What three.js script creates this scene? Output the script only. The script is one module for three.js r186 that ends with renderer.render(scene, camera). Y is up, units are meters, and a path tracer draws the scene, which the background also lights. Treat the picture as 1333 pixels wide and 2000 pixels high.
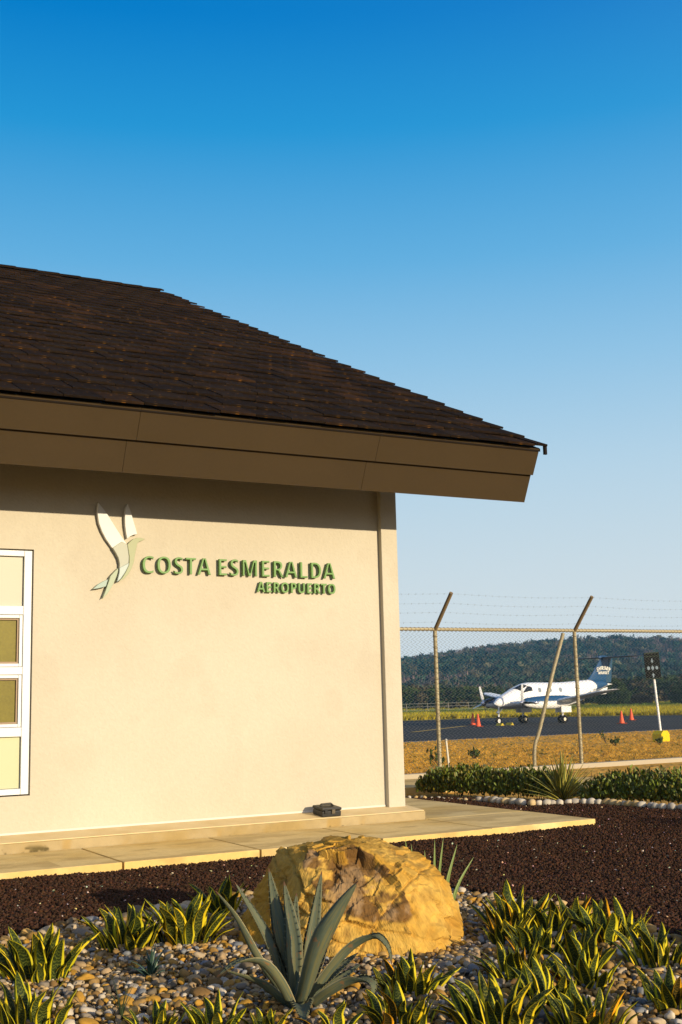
import * as THREE from 'three';
import { FontLoader } from 'three/addons/loaders/FontLoader.js';
import { mergeGeometries, mergeVertices } from 'three/addons/utils/BufferGeometryUtils.js';

// ---------------------------------------------------------------- camera, sky, sun, exposure
const scene = new THREE.Scene();
const renderer = new THREE.WebGLRenderer({ antialias: true });
renderer.setSize(682, 1024);
renderer.toneMapping = THREE.LinearToneMapping;
renderer.toneMappingExposure = 1.3;
renderer.shadowMap.enabled = true;
renderer.shadowMap.type = THREE.PCFSoftShadowMap;

const camera = new THREE.PerspectiveCamera(46.98, 682 / 1024, 0.1, 5000);
camera.position.set(0, 1.15, 0);
camera.rotation.order = 'YXZ';
camera.rotation.set(0.15774, -0.51022, -0.024545);

const SUN = new THREE.Vector3(0.2527, 0.2164, 0.943).normalize();
{
  const w = 1024, h = 512, data = new Float32Array(w * h * 4);
  const stops = [[-90, .20, .17, .13], [-1, .36, .40, .42], [0, .76, .80, .79], [4, .68, .76, .785], [11, .47, .66, .80], [16, .285, .55, .785], [21, .125, .43, .745], [27, .018, .305, .67], [32, .0, .205, .585], [50, .0, .12, .42], [90, .0, .075, .26]].map((r) => [r[0], r[1] / 1.3, r[2] / 1.3, r[3] / 1.3]);
  const d = new THREE.Vector3();
  for (let y = 0; y < h; y++) for (let x = 0; x < w; x++) {
    const el = ((y + .5) / h - .5) * 180, az = ((x + .5) / w - .5) * 2 * Math.PI;
    let k = 0; while (k < stops.length - 2 && el > stops[k + 1][0]) k++;
    const a = stops[k], b = stops[k + 1]; let t = Math.min(1, Math.max(0, (el - a[0]) / (b[0] - a[0])));
    const er = el * Math.PI / 180; d.set(Math.cos(er) * Math.cos(az), Math.sin(er), Math.cos(er) * Math.sin(az));
    const g = el > -1 ? .085 * Math.pow(1 + d.dot(SUN), 4) * Math.min(1, (el + 1) / 6) : 0, i = (y * w + x) * 4;
    const far = .35 + .65 * Math.min(1, Math.max(0, el / 20));
    data[i] = a[1] + (b[1] - a[1]) * t + g * .55 * far; data[i + 1] = a[2] + (b[2] - a[2]) * t + g * .42 * far; data[i + 2] = a[3] + (b[3] - a[3]) * t + g * .34 * far; data[i + 3] = 1;
  }
  const sky = new THREE.DataTexture(data, w, h, THREE.RGBAFormat, THREE.FloatType);
  sky.mapping = THREE.EquirectangularReflectionMapping; sky.magFilter = THREE.LinearFilter; sky.minFilter = THREE.LinearFilter; sky.wrapS = THREE.RepeatWrapping; sky.needsUpdate = true;
  scene.background = sky; scene.environment = sky;
}
const sun = new THREE.DirectionalLight(new THREE.Color().setRGB(1, .83, .585), 5);
sun.position.copy(SUN).multiplyScalar(60).add(new THREE.Vector3(6, 0, -10)); sun.target.position.set(6, 0, -10);
sun.castShadow = true; sun.shadow.mapSize.set(4096, 4096); sun.shadow.radius = 1;
Object.assign(sun.shadow.camera, { left: -60, right: 60, top: 40, bottom: -20, near: 1, far: 220 });
scene.add(sun, sun.target);
scene.fog = new THREE.FogExp2(new THREE.Color().setRGB(.07, .50, 1), 0.00025);

// ---------------------------------------------------------------- helpers
let seed = 20240607;
const rnd = () => { seed = (seed + 0x6d2b79f5) | 0; let t = Math.imul(seed ^ (seed >>> 15), 1 | seed); t = (t + Math.imul(t ^ (t >>> 7), 61 | t)) ^ t; return ((t ^ (t >>> 14)) >>> 0) / 4294967296; };
const rr = (a, b) => a + (b - a) * rnd();
const V = (x, y, z) => new THREE.Vector3(x, y, z);
const clamp = (x, a = 0, b = 1) => Math.min(b, Math.max(a, x));
const smooth = (a, b, x) => { const t = clamp((x - a) / (b - a)); return t * t * (3 - 2 * t); };
const lerp = (a, b, t) => a + (b - a) * t;
const hash = (x, y, s) => { let h = Math.imul(x, 374761393) + Math.imul(y, 668265263) + Math.imul(s, 2147483647 ^ 1274126177); h = Math.imul(h ^ (h >>> 13), 1274126177); return ((h ^ (h >>> 16)) >>> 0) / 4294967296; };
const mod = (a, n) => ((a % n) + n) % n;
function vnoise(x, y, per, s) { const xi = Math.floor(x), yi = Math.floor(y), u = x - xi, v = y - yi, a = u * u * (3 - 2 * u), b = v * v * (3 - 2 * v); const h = (i, j) => hash(mod(xi + i, per), mod(yi + j, per), s); return lerp(lerp(h(0, 0), h(1, 0), a), lerp(h(0, 1), h(1, 1), a), b); }
function fbm(u, v, per, oct, s) { let r = 0, a = .5, n = 0, p = per; for (let i = 0; i < oct; i++) { r += a * vnoise(u * p, v * p, p, s + i); n += a; a *= .5; p *= 2; } return r / n; }
const h3 = (x, y, z, s) => hash(x + Math.imul(z, 7919), y - Math.imul(z, 104729), s);
function noise3(x, y, z, s) { const xi = Math.floor(x), yi = Math.floor(y), zi = Math.floor(z), f = (t) => t * t * (3 - 2 * t), a = f(x - xi), b = f(y - yi), c = f(z - zi); const L = (k) => lerp(lerp(h3(xi, yi, zi + k, s), h3(xi + 1, yi, zi + k, s), a), lerp(h3(xi, yi + 1, zi + k, s), h3(xi + 1, yi + 1, zi + k, s), a), b); return lerp(L(0), L(1), c); }
function fbm3(p, f, oct, s) { let r = 0, a = .5, n = 0; for (let i = 0; i < oct; i++) { r += a * noise3(p.x * f, p.y * f, p.z * f, s + i); n += a; a *= .5; f *= 2; } return r / n; }

function tex(n, fn, { srgb = true, rx = 1, ry = 1, m = n } = {}) {   // fn(u, v) -> [r, g, b] in linear 0..1
  const data = new Uint8Array(n * m * 4), enc = (c) => { c = clamp(c); return Math.round(255 * (srgb ? (c <= .0031308 ? 12.92 * c : 1.055 * Math.pow(c, 1 / 2.4) - .055) : c)); };
  for (let y = 0; y < m; y++) for (let x = 0; x < n; x++) { const c = fn((x + .5) / n, (y + .5) / m, x, y), i = (y * n + x) * 4; data[i] = enc(c[0]); data[i + 1] = enc(c[1]); data[i + 2] = enc(c[2]); data[i + 3] = 255; }
  const t = new THREE.DataTexture(data, n, m, THREE.RGBAFormat); t.wrapS = t.wrapT = THREE.RepeatWrapping; t.magFilter = THREE.LinearFilter; t.minFilter = THREE.LinearMipmapLinearFilter; t.generateMipmaps = true;
  if (srgb) t.colorSpace = THREE.SRGBColorSpace; t.repeat.set(rx, ry); t.needsUpdate = true; return t;
}
const gray = (n, fn, o = {}) => tex(n, (u, v, x, y) => { const g = fn(u, v, x, y); return [g, g, g]; }, { srgb: false, ...o });
const mixc = (a, b, t) => [lerp(a[0], b[0], t), lerp(a[1], b[1], t), lerp(a[2], b[2], t)];
const lin = (r, g, b) => new THREE.Color().setRGB(r, g, b);
const std = (o) => new THREE.MeshPhysicalMaterial({ roughness: .85, specularIntensity: (o.roughness ?? .85) >= .69 ? .22 : .7, ...o });
const flat = (r, g, b, rough = .85, o = {}) => std({ color: lin(r, g, b), roughness: rough, ...o });

const used = new Map();
const numbered = (n) => { const k = used.get(n) ?? 0; used.set(n, k + 1); return k ? n + '_' + String(k).padStart(3, '0') : n; };
function thing(name, label, category, [x, y, z] = [0, 0, 0], turn = 0, group) {
  const o = new THREE.Group(); o.name = numbered(name); o.position.set(x, y, z); o.rotation.y = turn; o.userData = { label, category }; if (group) o.userData.group = group; scene.add(o); return o;
}
function part(name, geo, mat, parent, o = {}) {
  const m = new THREE.Mesh(geo, mat); m.name = numbered(name); m.castShadow = m.receiveShadow = true;
  if (o.pos) m.position.set(...o.pos); if (o.rot) m.rotation.set(...o.rot); if (o.scale) m.scale.set(...(Array.isArray(o.scale) ? o.scale : [o.scale, o.scale, o.scale]));
  if (o.label) m.userData.label = o.label; if (o.kind) m.userData.kind = o.kind; parent.add(m); return m;
}
function structure(name, geo, mat, o = {}) { const m = geo ? part(name, geo, mat, scene, o) : new THREE.Group(); if (!geo) { m.name = numbered(name); scene.add(m); } m.userData.kind = 'structure'; m.userData.label = o.label ?? m.userData.label; return m; }
function instanced(name, geo, mat, list, parent, kind = 'stuff') {   // list of { p, q | rot, s, c }
  const m = new THREE.InstancedMesh(geo, mat, list.length), M = new THREE.Matrix4(), Q = new THREE.Quaternion(), E = new THREE.Euler(), S = V(1, 1, 1);
  list.forEach((it, i) => { if (it.q) Q.copy(it.q); else Q.setFromEuler(E.set(...(it.rot ?? [0, 0, 0]))); typeof it.s === 'number' ? S.setScalar(it.s) : S.set(...it.s); m.setMatrixAt(i, M.compose(it.p, Q, S)); if (it.c) m.setColorAt(i, it.c); });
  m.name = numbered(name); m.castShadow = m.receiveShadow = true; m.userData.kind = kind; (parent ?? scene).add(m); return m;
}
function wuv(g, s = 1) {   // planar uv in metres by dominant normal
  g = g.index ? g.toNonIndexed() : g; g.computeVertexNormals(); const p = g.attributes.position, uv = new Float32Array(p.count * 2), a = V(), b = V(), c = V();
  for (let i = 0; i < p.count; i += 3) {
    a.fromBufferAttribute(p, i); b.fromBufferAttribute(p, i + 1); c.fromBufferAttribute(p, i + 2); const n = b.clone().sub(a).cross(c.clone().sub(a)), ax = Math.abs(n.x), ay = Math.abs(n.y), az = Math.abs(n.z);
    [a, b, c].forEach((q, k) => { const [u, v] = ay >= ax && ay >= az ? [q.x, q.z] : ax >= az ? [q.z, q.y] : [q.x, q.y]; uv[(i + k) * 2] = u * s; uv[(i + k) * 2 + 1] = v * s; });
  }
  g.setAttribute('uv', new THREE.BufferAttribute(uv, 2)); return g;
}
const box = (x0, x1, y0, y1, z0, z1) => wuv(new THREE.BoxGeometry(x1 - x0, y1 - y0, z1 - z0).translate((x0 + x1) / 2, (y0 + y1) / 2, (z0 + z1) / 2));
const poly = (pts) => new THREE.Shape(pts.map(([x, y]) => new THREE.Vector2(x, y)));
function extr(pts, depth, bevel = 0, seg = 2) { return new THREE.ExtrudeGeometry(pts.isShape ? pts : poly(pts), { depth, bevelEnabled: bevel > 0, bevelThickness: bevel, bevelSize: bevel, bevelOffset: -bevel, bevelSegments: seg, curveSegments: 8 }); }
function bevelBox(x0, x1, y0, y1, z0, z1, b = .006) { return wuv(extr([[x0, y0], [x1, y0], [x1, y1], [x0, y1]], z1 - z0 - 2 * b, b).translate(0, 0, z0 + b)); }
function slabBox(x0, x1, y0, y1, z0, z1, b = .008) { return wuv(extr([[x0, -z1], [x1, -z1], [x1, -z0], [x0, -z0]], y1 - y0 - 2 * b, b).rotateX(-Math.PI / 2).translate(0, y0 + b, 0)); }
function tube(pts, r, seg = 6, n = Math.max(1, pts.length - 1), curved = false) {
  const c = curved ? new THREE.CatmullRomCurve3(pts) : new THREE.CurvePath(); if (!curved) for (let i = 0; i < pts.length - 1; i++) c.add(new THREE.LineCurve3(pts[i], pts[i + 1])); return new THREE.TubeGeometry(c, n, r, seg, false);
}
function rod(a, b, r, seg = 6, r2 = r) { const d = b.clone().sub(a), g = new THREE.CylinderGeometry(r2, r, d.length(), seg); g.translate(0, d.length() / 2, 0); g.applyQuaternion(new THREE.Quaternion().setFromUnitVectors(V(0, 1, 0), d.clone().normalize())); return g.translate(a.x, a.y, a.z); }
const clean = (g) => { g = g.index ? g.toNonIndexed() : g; for (const k of Object.keys(g.attributes)) if (!['position', 'normal', 'uv', 'color'].includes(k)) g.deleteAttribute(k); return g; };
const merge = (list) => mergeGeometries(list.map(clean));
function loft(rings, closed = true, caps = true) {   // rings: arrays of Vector3, all of one length
  const n = rings[0].length, pos = [], uv = [], idx = []; rings.forEach((r, i) => r.forEach((p, j) => { pos.push(p.x, p.y, p.z); uv.push(j / n, i / (rings.length - 1)); }));
  for (let i = 0; i < rings.length - 1; i++) for (let j = 0; j < (closed ? n : n - 1); j++) { const a = i * n + j, b = i * n + (j + 1) % n, c = a + n, d = b + n; idx.push(a, b, d, a, d, c); }
  if (caps) for (const [i, f] of [[0, 1], [rings.length - 1, 0]]) { const c = V(); rings[i].forEach((p) => c.add(p)); c.multiplyScalar(1 / n); const k = pos.length / 3; pos.push(c.x, c.y, c.z); uv.push(.5, i ? 1 : 0); for (let j = 0; j < n; j++) { const a = i * n + j, b = i * n + (j + 1) % n; f ? idx.push(k, b, a) : idx.push(k, a, b); } }
  const g = new THREE.BufferGeometry(); g.setAttribute('position', new THREE.Float32BufferAttribute(pos, 3)); g.setAttribute('uv', new THREE.Float32BufferAttribute(uv, 2)); g.setIndex(idx); g.computeVertexNormals(); return g;
}
// a blade-shaped leaf along a curve: side = across direction at the base, w(s) half width, keel = channel depth, th = thickness
function leafGeo(pts, side, w, { n = 10, keel = .25, th = .004, twist = 0, fold = 0 } = {}) {
  const c = new THREE.CatmullRomCurve3(pts), rings = [], pos = [], uv = [], idx = [], us = [-1, -.55, 0, .55, 1, .55, 0, -.55];
  for (let i = 0; i <= n; i++) {
    const s = i / n, P = c.getPoint(s), T = c.getTangent(s), S = side.clone().addScaledVector(T, -side.dot(T)).normalize().applyAxisAngle(T, twist * s), N = S.clone().cross(T).normalize(), ww = w(s);
    us.forEach((u, j) => { const top = j < 5, k = keel * (1 - .6 * s) * ww * (u * u) * 1.6, q = P.clone().addScaledVector(S, u * ww).addScaledVector(N, k - (top ? 0 : th * (1 - u * u) * (1 - .7 * s))); pos.push(q.x, q.y, q.z); uv.push((u + 1) / 2, s); });
  }
  const m = us.length; for (let i = 0; i < n; i++) for (let j = 0; j < m; j++) { const a = i * m + j, b = i * m + (j + 1) % m; idx.push(a, b, b + m, a, b + m, a + m); }
  const g = new THREE.BufferGeometry(); g.setAttribute('position', new THREE.Float32BufferAttribute(pos, 3)); g.setAttribute('uv', new THREE.Float32BufferAttribute(uv, 2)); g.setIndex(idx); g.computeVertexNormals(); return g;
}
const MULCH = -.055, BED = -.085, APRON = -.75;

// ---------------------------------------------------------------- ground
const groundY = (x, z) => {
  if (z > -15.5) return z > -13.2 ? -.12 : lerp(-.12, -.02, smooth(-13.2, -14.6, z));
  const t = clamp((-15.5 - z) / 28.5); return -.02 - .73 * (1 - Math.pow(1 - t, 1.35)) - (t >= 1 ? .012 : 0);
};
const soilTex = tex(512, (u, v) => { const a = fbm(u, v, 6, 5, 11), b = fbm(u, v, 40, 3, 21), c = fbm(u, v, 90, 2, 31); let k = mixc([.44, .225, .030], [.60, .335, .060], a * 1.1); k = mixc(k, [.12, .10, .03], smooth(.58, .72, b) * .6); return mixc(k, [.60, .42, .16], smooth(.62, .8, c) * .6); });
const soilBump = gray(256, (u, v) => fbm(u, v, 30, 4, 41));
{
  const xs = [], zs = []; for (let x = -700; x < -60; x += 80) xs.push(x); for (let x = -60; x < 120; x += 2) xs.push(x); for (let x = 120; x <= 840; x += 80) xs.push(x);
  for (let z = 200; z > 10; z -= 20) zs.push(z); for (let z = 10; z > -60; z -= .7) zs.push(z); for (let z = -60; z > -120; z -= 4) zs.push(z); for (let z = -120; z >= -840; z -= 80) zs.push(z);
  const pos = [], uv = [], idx = [], nx = xs.length; for (const z of zs) for (const x of xs) { pos.push(x, groundY(x, z) + (z < -15.5 && z > -42 ? (fbm3(V(x, 0, z), .35, 3, 5) - .5) * .07 : 0), z); uv.push(x / 3.1, z / 3.1); }
  for (let j = 0; j < zs.length - 1; j++) for (let i = 0; i < nx - 1; i++) { const a = j * nx + i; idx.push(a, a + 1, a + nx + 1, a, a + nx + 1, a + nx); }
  const g = new THREE.BufferGeometry(); g.setAttribute('position', new THREE.Float32BufferAttribute(pos, 3)); g.setAttribute('uv', new THREE.Float32BufferAttribute(uv, 2)); g.setIndex(idx); g.computeVertexNormals();
  structure('ground', g, std({ map: soilTex, bumpMap: soilBump, bumpScale: .03, roughness: 1 }));
}
function sheet(pts, y, s = 1) { const g = new THREE.ShapeGeometry(poly(pts.map(([x, z]) => [x, -z]))).rotateX(-Math.PI / 2).translate(0, y, 0), p = g.attributes.position, uv = g.attributes.uv; for (let i = 0; i < p.count; i++) uv.setXY(i, p.getX(i) * s, p.getZ(i) * s); return g; }

// asphalt apron, its painted line and pale edge
const asphaltTex = tex(512, (u, v) => { const a = fbm(u, v, 4, 5, 61), b = fbm(u * .25, v, 24, 3, 66), c = fbm(u, v, 120, 2, 71); const g = .040 + .035 * (a - .5) + .03 * (b - .5) + .035 * (c - .5); return [g * .86, g * .82, g * .76]; });
structure('apron_pavement', sheet([[-300, -44.3], [420, -44.3], [420, -60], [120, -66], [70, -70], [62, -84], [20, -87], [-300, -88]], APRON, 1 / 9), std({ map: asphaltTex, roughness: .9 }));
structure('painted_line', sheet([[35.7, -56.6], [36.0, -56.4], [44.9, -64.0], [44.6, -64.3]], APRON + .006), flat(.42, .27, .05));
structure('edge_strip', sheet([[-300, -44.05], [420, -44.05], [420, -44.45], [-300, -44.45]], APRON + .006), flat(.36, .33, .27));

// grassy verge beyond the apron, in bands of different dryness
const vergeTex = tex(512, (u, v) => { const a = fbm(u * .5, v, 10, 5, 81), b = fbm(u, v, 50, 3, 91); let k = mixc([.36, .26, .02], [.52, .37, .05], a); k = mixc(k, [.10, .12, .02], smooth(.46, .62, b)); return k; });
structure('grass_verge', sheet([[-300, -87.5], [20, -86.5], [62, -83.5], [70.5, -69.6], [120, -65.6], [420, -59.6], [420, -330], [-300, -330]], APRON + .014, 1 / 14), std({ map: vergeTex, roughness: 1 }));

// ---------------------------------------------------------------- terminal building
const building = thing('terminal_building', 'single storey cream rendered airport terminal under a dark brown tiled roof', 'building', [0, 0, 0]);
const plasterTex = tex(1024, (u, v) => { const a = fbm(u, v, 3, 5, 101), b = fbm(u, v, 9, 4, 111), c = fbm(u, v, 160, 2, 121), d = fbm(u, v * .3, 14, 3, 131); let k = mixc([.436, .392, .300], [.462, .421, .328], smooth(.3, .7, a)); k = mixc(k, [.375, .325, .24], smooth(.60, .78, b) * .18); k = mixc(k, [.385, .335, .255], smooth(.62, .8, d) * .14); const f = 1 + (c - .5) * .06; return k.map((q) => q * f); }, { rx: 1 / 3.3, ry: 1 / 3.3 });
const plasterBump = gray(512, (u, v) => .6 * fbm(u, v, 90, 3, 141) + .4 * fbm(u, v, 12, 3, 151), { rx: 1 / 1.6, ry: 1 / 1.6 });
const plaster = std({ map: plasterTex, bumpMap: plasterBump, bumpScale: .0042, roughness: .92 });
const WZ = -10.08;
const PITCH = 25.4 * Math.PI / 180, TP = Math.tan(PITCH), EY = 3.536, EZ = -8.83, RZ = -19.27, RY = EY + (EZ - RZ) * TP, VERGE = 7.25;
const roofY = (z) => RY - Math.abs(z - RZ) * TP;
{
  const s = poly([[-9, .02], [6.16, .02], [6.16, 4.0], [-9, 4.0]]), hole = new THREE.Path(); hole.moveTo(1.295, .422); hole.lineTo(1.295, 2.489); hole.lineTo(2.602, 2.489); hole.lineTo(2.602, .422); hole.closePath(); s.holes.push(hole);
  const front = wuv(new THREE.ExtrudeGeometry(s, { depth: .2, bevelEnabled: false }).translate(0, 0, WZ - .2));
  const gable = (x) => wuv(extr([[10.3, .02], [10.3, roofY(-10.3) - .15], [-RZ, RY - .15], [28.4, roofY(-28.4) - .15], [28.4, .02]], .195).rotateY(Math.PI / 2).translate(x, 0, 0));
  const rest = [gable(6.05), gable(-9.2), box(-9, 6.04, .02, 4.0, -28.4, -28.2), box(-8.9, 6.0, .0, .06, -28.1, -10.35)];
  part('wall', merge([front, ...rest]), plaster, building);
}
part('pilaster', wuv(extr([[6.063, .087], [6.25, .087], [6.25, 4.0], [6.063, 4.0]], .26, .006).translate(0, 0, -10.288)), plaster, building);
const plinthTex = tex(1024, (u, v) => { const x = u * 8, y = v; const a = fbm(u, v, 10, 5, 201), b = fbm(u, v, 60, 3, 211); let k = mixc([.29, .21, .085], [.34, .265, .14], smooth(.3, .7, a)); k = mixc(k, [.30, .19, .05], smooth(.55, .75, fbm(u, v * .3, 24, 3, 221)) * .6); { const w = v > .5 ? v - 1 : v; k = mixc(k, [.085, .065, .025], smooth(.40, .58, fbm(u, v, 60, 3, 233) + .25 * smooth(.06, .0, Math.abs(u - .645)) + .12 * smooth(.02, .0, Math.abs(u - .585)) - .35) * smooth(.012, .002, Math.abs(w - .004)) * .9); } const f = 1 + (b - .5) * .2; return k.map((q) => q * f); }, { rx: 1 / 4, ry: 1 / 4 });
const mossTex = (u, v) => smooth(.5, .75, fbm(u, v, 30, 3, 231));
const concreteBump = gray(512, (u, v) => .5 * fbm(u, v, 60, 3, 241) + .5 * fbm(u, v, 8, 4, 251), { rx: .8, ry: .8 });
const plinthMat = std({ map: plinthTex, bumpMap: concreteBump, bumpScale: .004, roughness: .95 });
part('ledge_top', wuv(extr([[9.7705, .0775], [9.7705, .0825], [9.775, .0855], [10.079, .1125], [10.079, .102], [9.78, .0775]].reverse(), 15.30).rotateY(Math.PI / 2).translate(-9, 0, 0)), std({ map: tex(512, (u, v) => { const a = fbm(u, v, 12, 4, 281); return mixc([.60, .445, .21], [.70, .56, .31], a); }, { rx: .5, ry: .5 }), roughness: .95 }), building);
part('skirting', box(-9, 6.055, .113, .130, WZ + .0005, WZ + .007), flat(.56, .52, .44, .7), building);
part('plinth', wuv(extr([[9.76, -.1], [9.76, .074], [9.768, .079], [10.08, .106], [10.40, .106], [10.40, -.1]].reverse(), 15.305).rotateY(Math.PI / 2).translate(-9, 0, 0)), plinthMat, building, { label: 'stained concrete ledge along the foot of the wall' });

// fascia of two rows of boards, leaning outwards, mitred at the corner
const bronzeTex = tex(512, (u, v) => { const a = fbm(u, v, 5, 4, 261), c = fbm(u, v, 120, 2, 271); const f = .92 + .12 * a + .10 * (c - .5); return [.048 * f, .0315 * f, .0135 * f]; }, { rx: .5, ry: .5 });
const bronze = std({ map: bronzeTex, roughness: .7 });
function board(x0, x1, yb, zb, yt, zt, th) {
  const n = V(0, zb - zt, yt - yb).normalize(), P = [];
  for (const back of [0, 1]) for (const [y, z] of [[yb, zb], [yt, zt]]) for (const e of [0, 1]) P.push(V(e ? x1 : x0, y - n.y * th * back, z - n.z * th * back));
  const pos = []; for (const f of [[0, 1, 3, 2], [5, 4, 6, 7], [4, 0, 2, 6], [1, 5, 7, 3], [2, 3, 7, 6], [4, 5, 1, 0]]) for (const k of [f[0], f[1], f[2], f[0], f[2], f[3]]) pos.push(P[k].x, P[k].y, P[k].z);
  const g = new THREE.BufferGeometry(); g.setAttribute('position', new THREE.Float32BufferAttribute(pos, 3)); return wuv(g);
}
const gap = .0016;
for (const [a, b] of [[-9.4, -3.2], [-3.2, .85], [.85, 3.14], [3.14, 5.40], [5.40, 7.203]]) part('fascia_board', board(a + gap, b - gap, 3.276, -8.994, 3.522, -8.872, .03), bronze, building);
for (const [a, b] of [[-9.4, -3.3], [-3.3, .80], [.80, 3.07], [3.07, 5.33], [5.33, 7.198]]) part('fascia_board', board(a + gap, b - gap, 3.029, -9.144, 3.292, -9.018, .03), bronze, building);

// roof: deck, courses of flat tiles, ridge caps; a gable end at the right with the tiles running out over it
const roofDark = flat(.012, .0085, .006, .95);
let roof;
{
  const b = (x0, x1, o, th) => { const e = o, r = o - th; return wuv(extr([[-EZ + .05, EY + e], [-RZ, RY + e], [-(2 * RZ - EZ), EY + e], [-(2 * RZ - EZ), EY + r], [-RZ, RY + r], [-EZ + .05, EY + r]].reverse(), x1 - x0).rotateY(Math.PI / 2).translate(x0, 0, 0)); };
  roof = part('roof', b(-9.5, 7.215, -.016, .03), roofDark, building, { label: 'dark brown gabled roof of flat overlapping tiles' });
  part('barge_board', wuv(extr([[9.6, roofY(-9.6) - .30], [9.6, roofY(-9.6) - .08], [-RZ, RY - .08], [-RZ, RY - .30]].reverse(), .033).rotateY(Math.PI / 2).translate(7.16, 0, 0)), bronze, building);
}
const tileTex = tex(256, (u, v) => { const a = fbm(u, v, 6, 4, 301), b = fbm(u, v, 40, 3, 311); const f = .65 + .5 * a + .6 * (b - .5); return mixc([.0175 * f, .0112 * f, .0066 * f], [.13, .062, .011], smooth(.80, .86, fbm(u, v, 24, 2, 321)) * .9); }, { rx: 1, ry: 1 });
const tileCols = [[1, 1, 1], [.75, .75, .77], [1.3, 1.15, 1.0], [.9, .86, .86], [1.7, 1.4, 1.15]], tileMats = tileCols.map((c) => std({ map: tileTex, color: lin(...c), roughness: .95, specularIntensity: .06 }));
{
  const W = .33, EXP = .38, rows = 30, len = .46, th = .022;
  const tgs = [0, 1, 2].map((k) => { const g = bevelBox(-W / 2 + .003, W / 2 - .003, 0, len, 0, th, .004).rotateX(PITCH - Math.PI / 2), uv = g.attributes.uv; for (let i = 0; i < uv.count; i++) uv.setXY(i, uv.getX(i) + k * .37, uv.getY(i) + k * .21); return g; });
  const up = V(0, Math.sin(PITCH), -Math.cos(PITCH)), nrm = V(0, Math.cos(PITCH), Math.sin(PITCH)), near = [], far = [];
  for (let r = 0; r < rows; r++) {
    const off = (r % 2) * W / 2 + (hash(r, 3, 9) - .5) * .03, xr = VERGE + (hash(r, 7, 9) - .5) * .006;
    for (let i = -50; i < 24; i++) { const c = off + i * W; let x0 = c - W / 2, x1 = Math.min(c + W / 2, xr); if (x0 > xr - .04) continue; (x1 > 1.9 + (r / 29) * 2.4 ? near : far).push({ x: (x0 + x1) / 2, sx: (x1 - x0) / W, s: r * EXP - .02 }); }
  }
  const base = V(0, EY, EZ), place = (o, it) => { const p = base.clone().addScaledVector(up, it.s).addScaledVector(nrm, -.004 + rr(0, .007)); o.position.set(it.x, p.y, p.z); o.rotation.set(-rr(.045, .068), rr(-.008, .008), rr(-.010, .010)); o.scale.set(it.sx, 1, 1); };
  near.sort((a, b) => a.s - b.s); const keep = near.slice(0, 300), rest = near.slice(300).concat(far), pick = () => { const q = rnd(); return q < .34 ? 0 : q < .6 ? 1 : q < .78 ? 2 : q < .95 ? 3 : 4; };
  keep.forEach((it, i) => place(part('tile', tgs[i % 3], tileMats[pick()], roof), it));
  const dummy = new THREE.Object3D(), list = rest.map((it) => { place(dummy, it); return { p: dummy.position.clone(), q: dummy.quaternion.clone(), s: [it.sx, 1, 1], c: lin(...tileCols[pick()]) }; });
  instanced('roof_tiles', tgs[0], std({ map: tex(128, (u, v) => { const f = .65 + .5 * fbm(u, v, 6, 4, 303) + .6 * (fbm(u, v, 30, 2, 313) - .5); return [.0175 * f, .0112 * f, .0066 * f]; }), roughness: .95, specularIntensity: .06 }), list, roof);
  const half = (sg) => { const g = new THREE.BoxGeometry(.43, .024, .17).translate(.215, 0, sg * .085); return g.rotateX(sg * PITCH); }, cap = mergeGeometries([half(1), half(-1)]);
  for (let i = 0; i < 26; i++) part('ridge_cap', cap, tileMats[pick()], roof, { pos: [VERGE - .50 - i * .373, RY + .022, RZ], rot: [0, 0, .03] });
  
  part('verge_end', bevelBox(VERGE - .028, VERGE + .003, 3.455, 3.545, -8.85, -8.82, .004), roofDark, roof);
}

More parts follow.
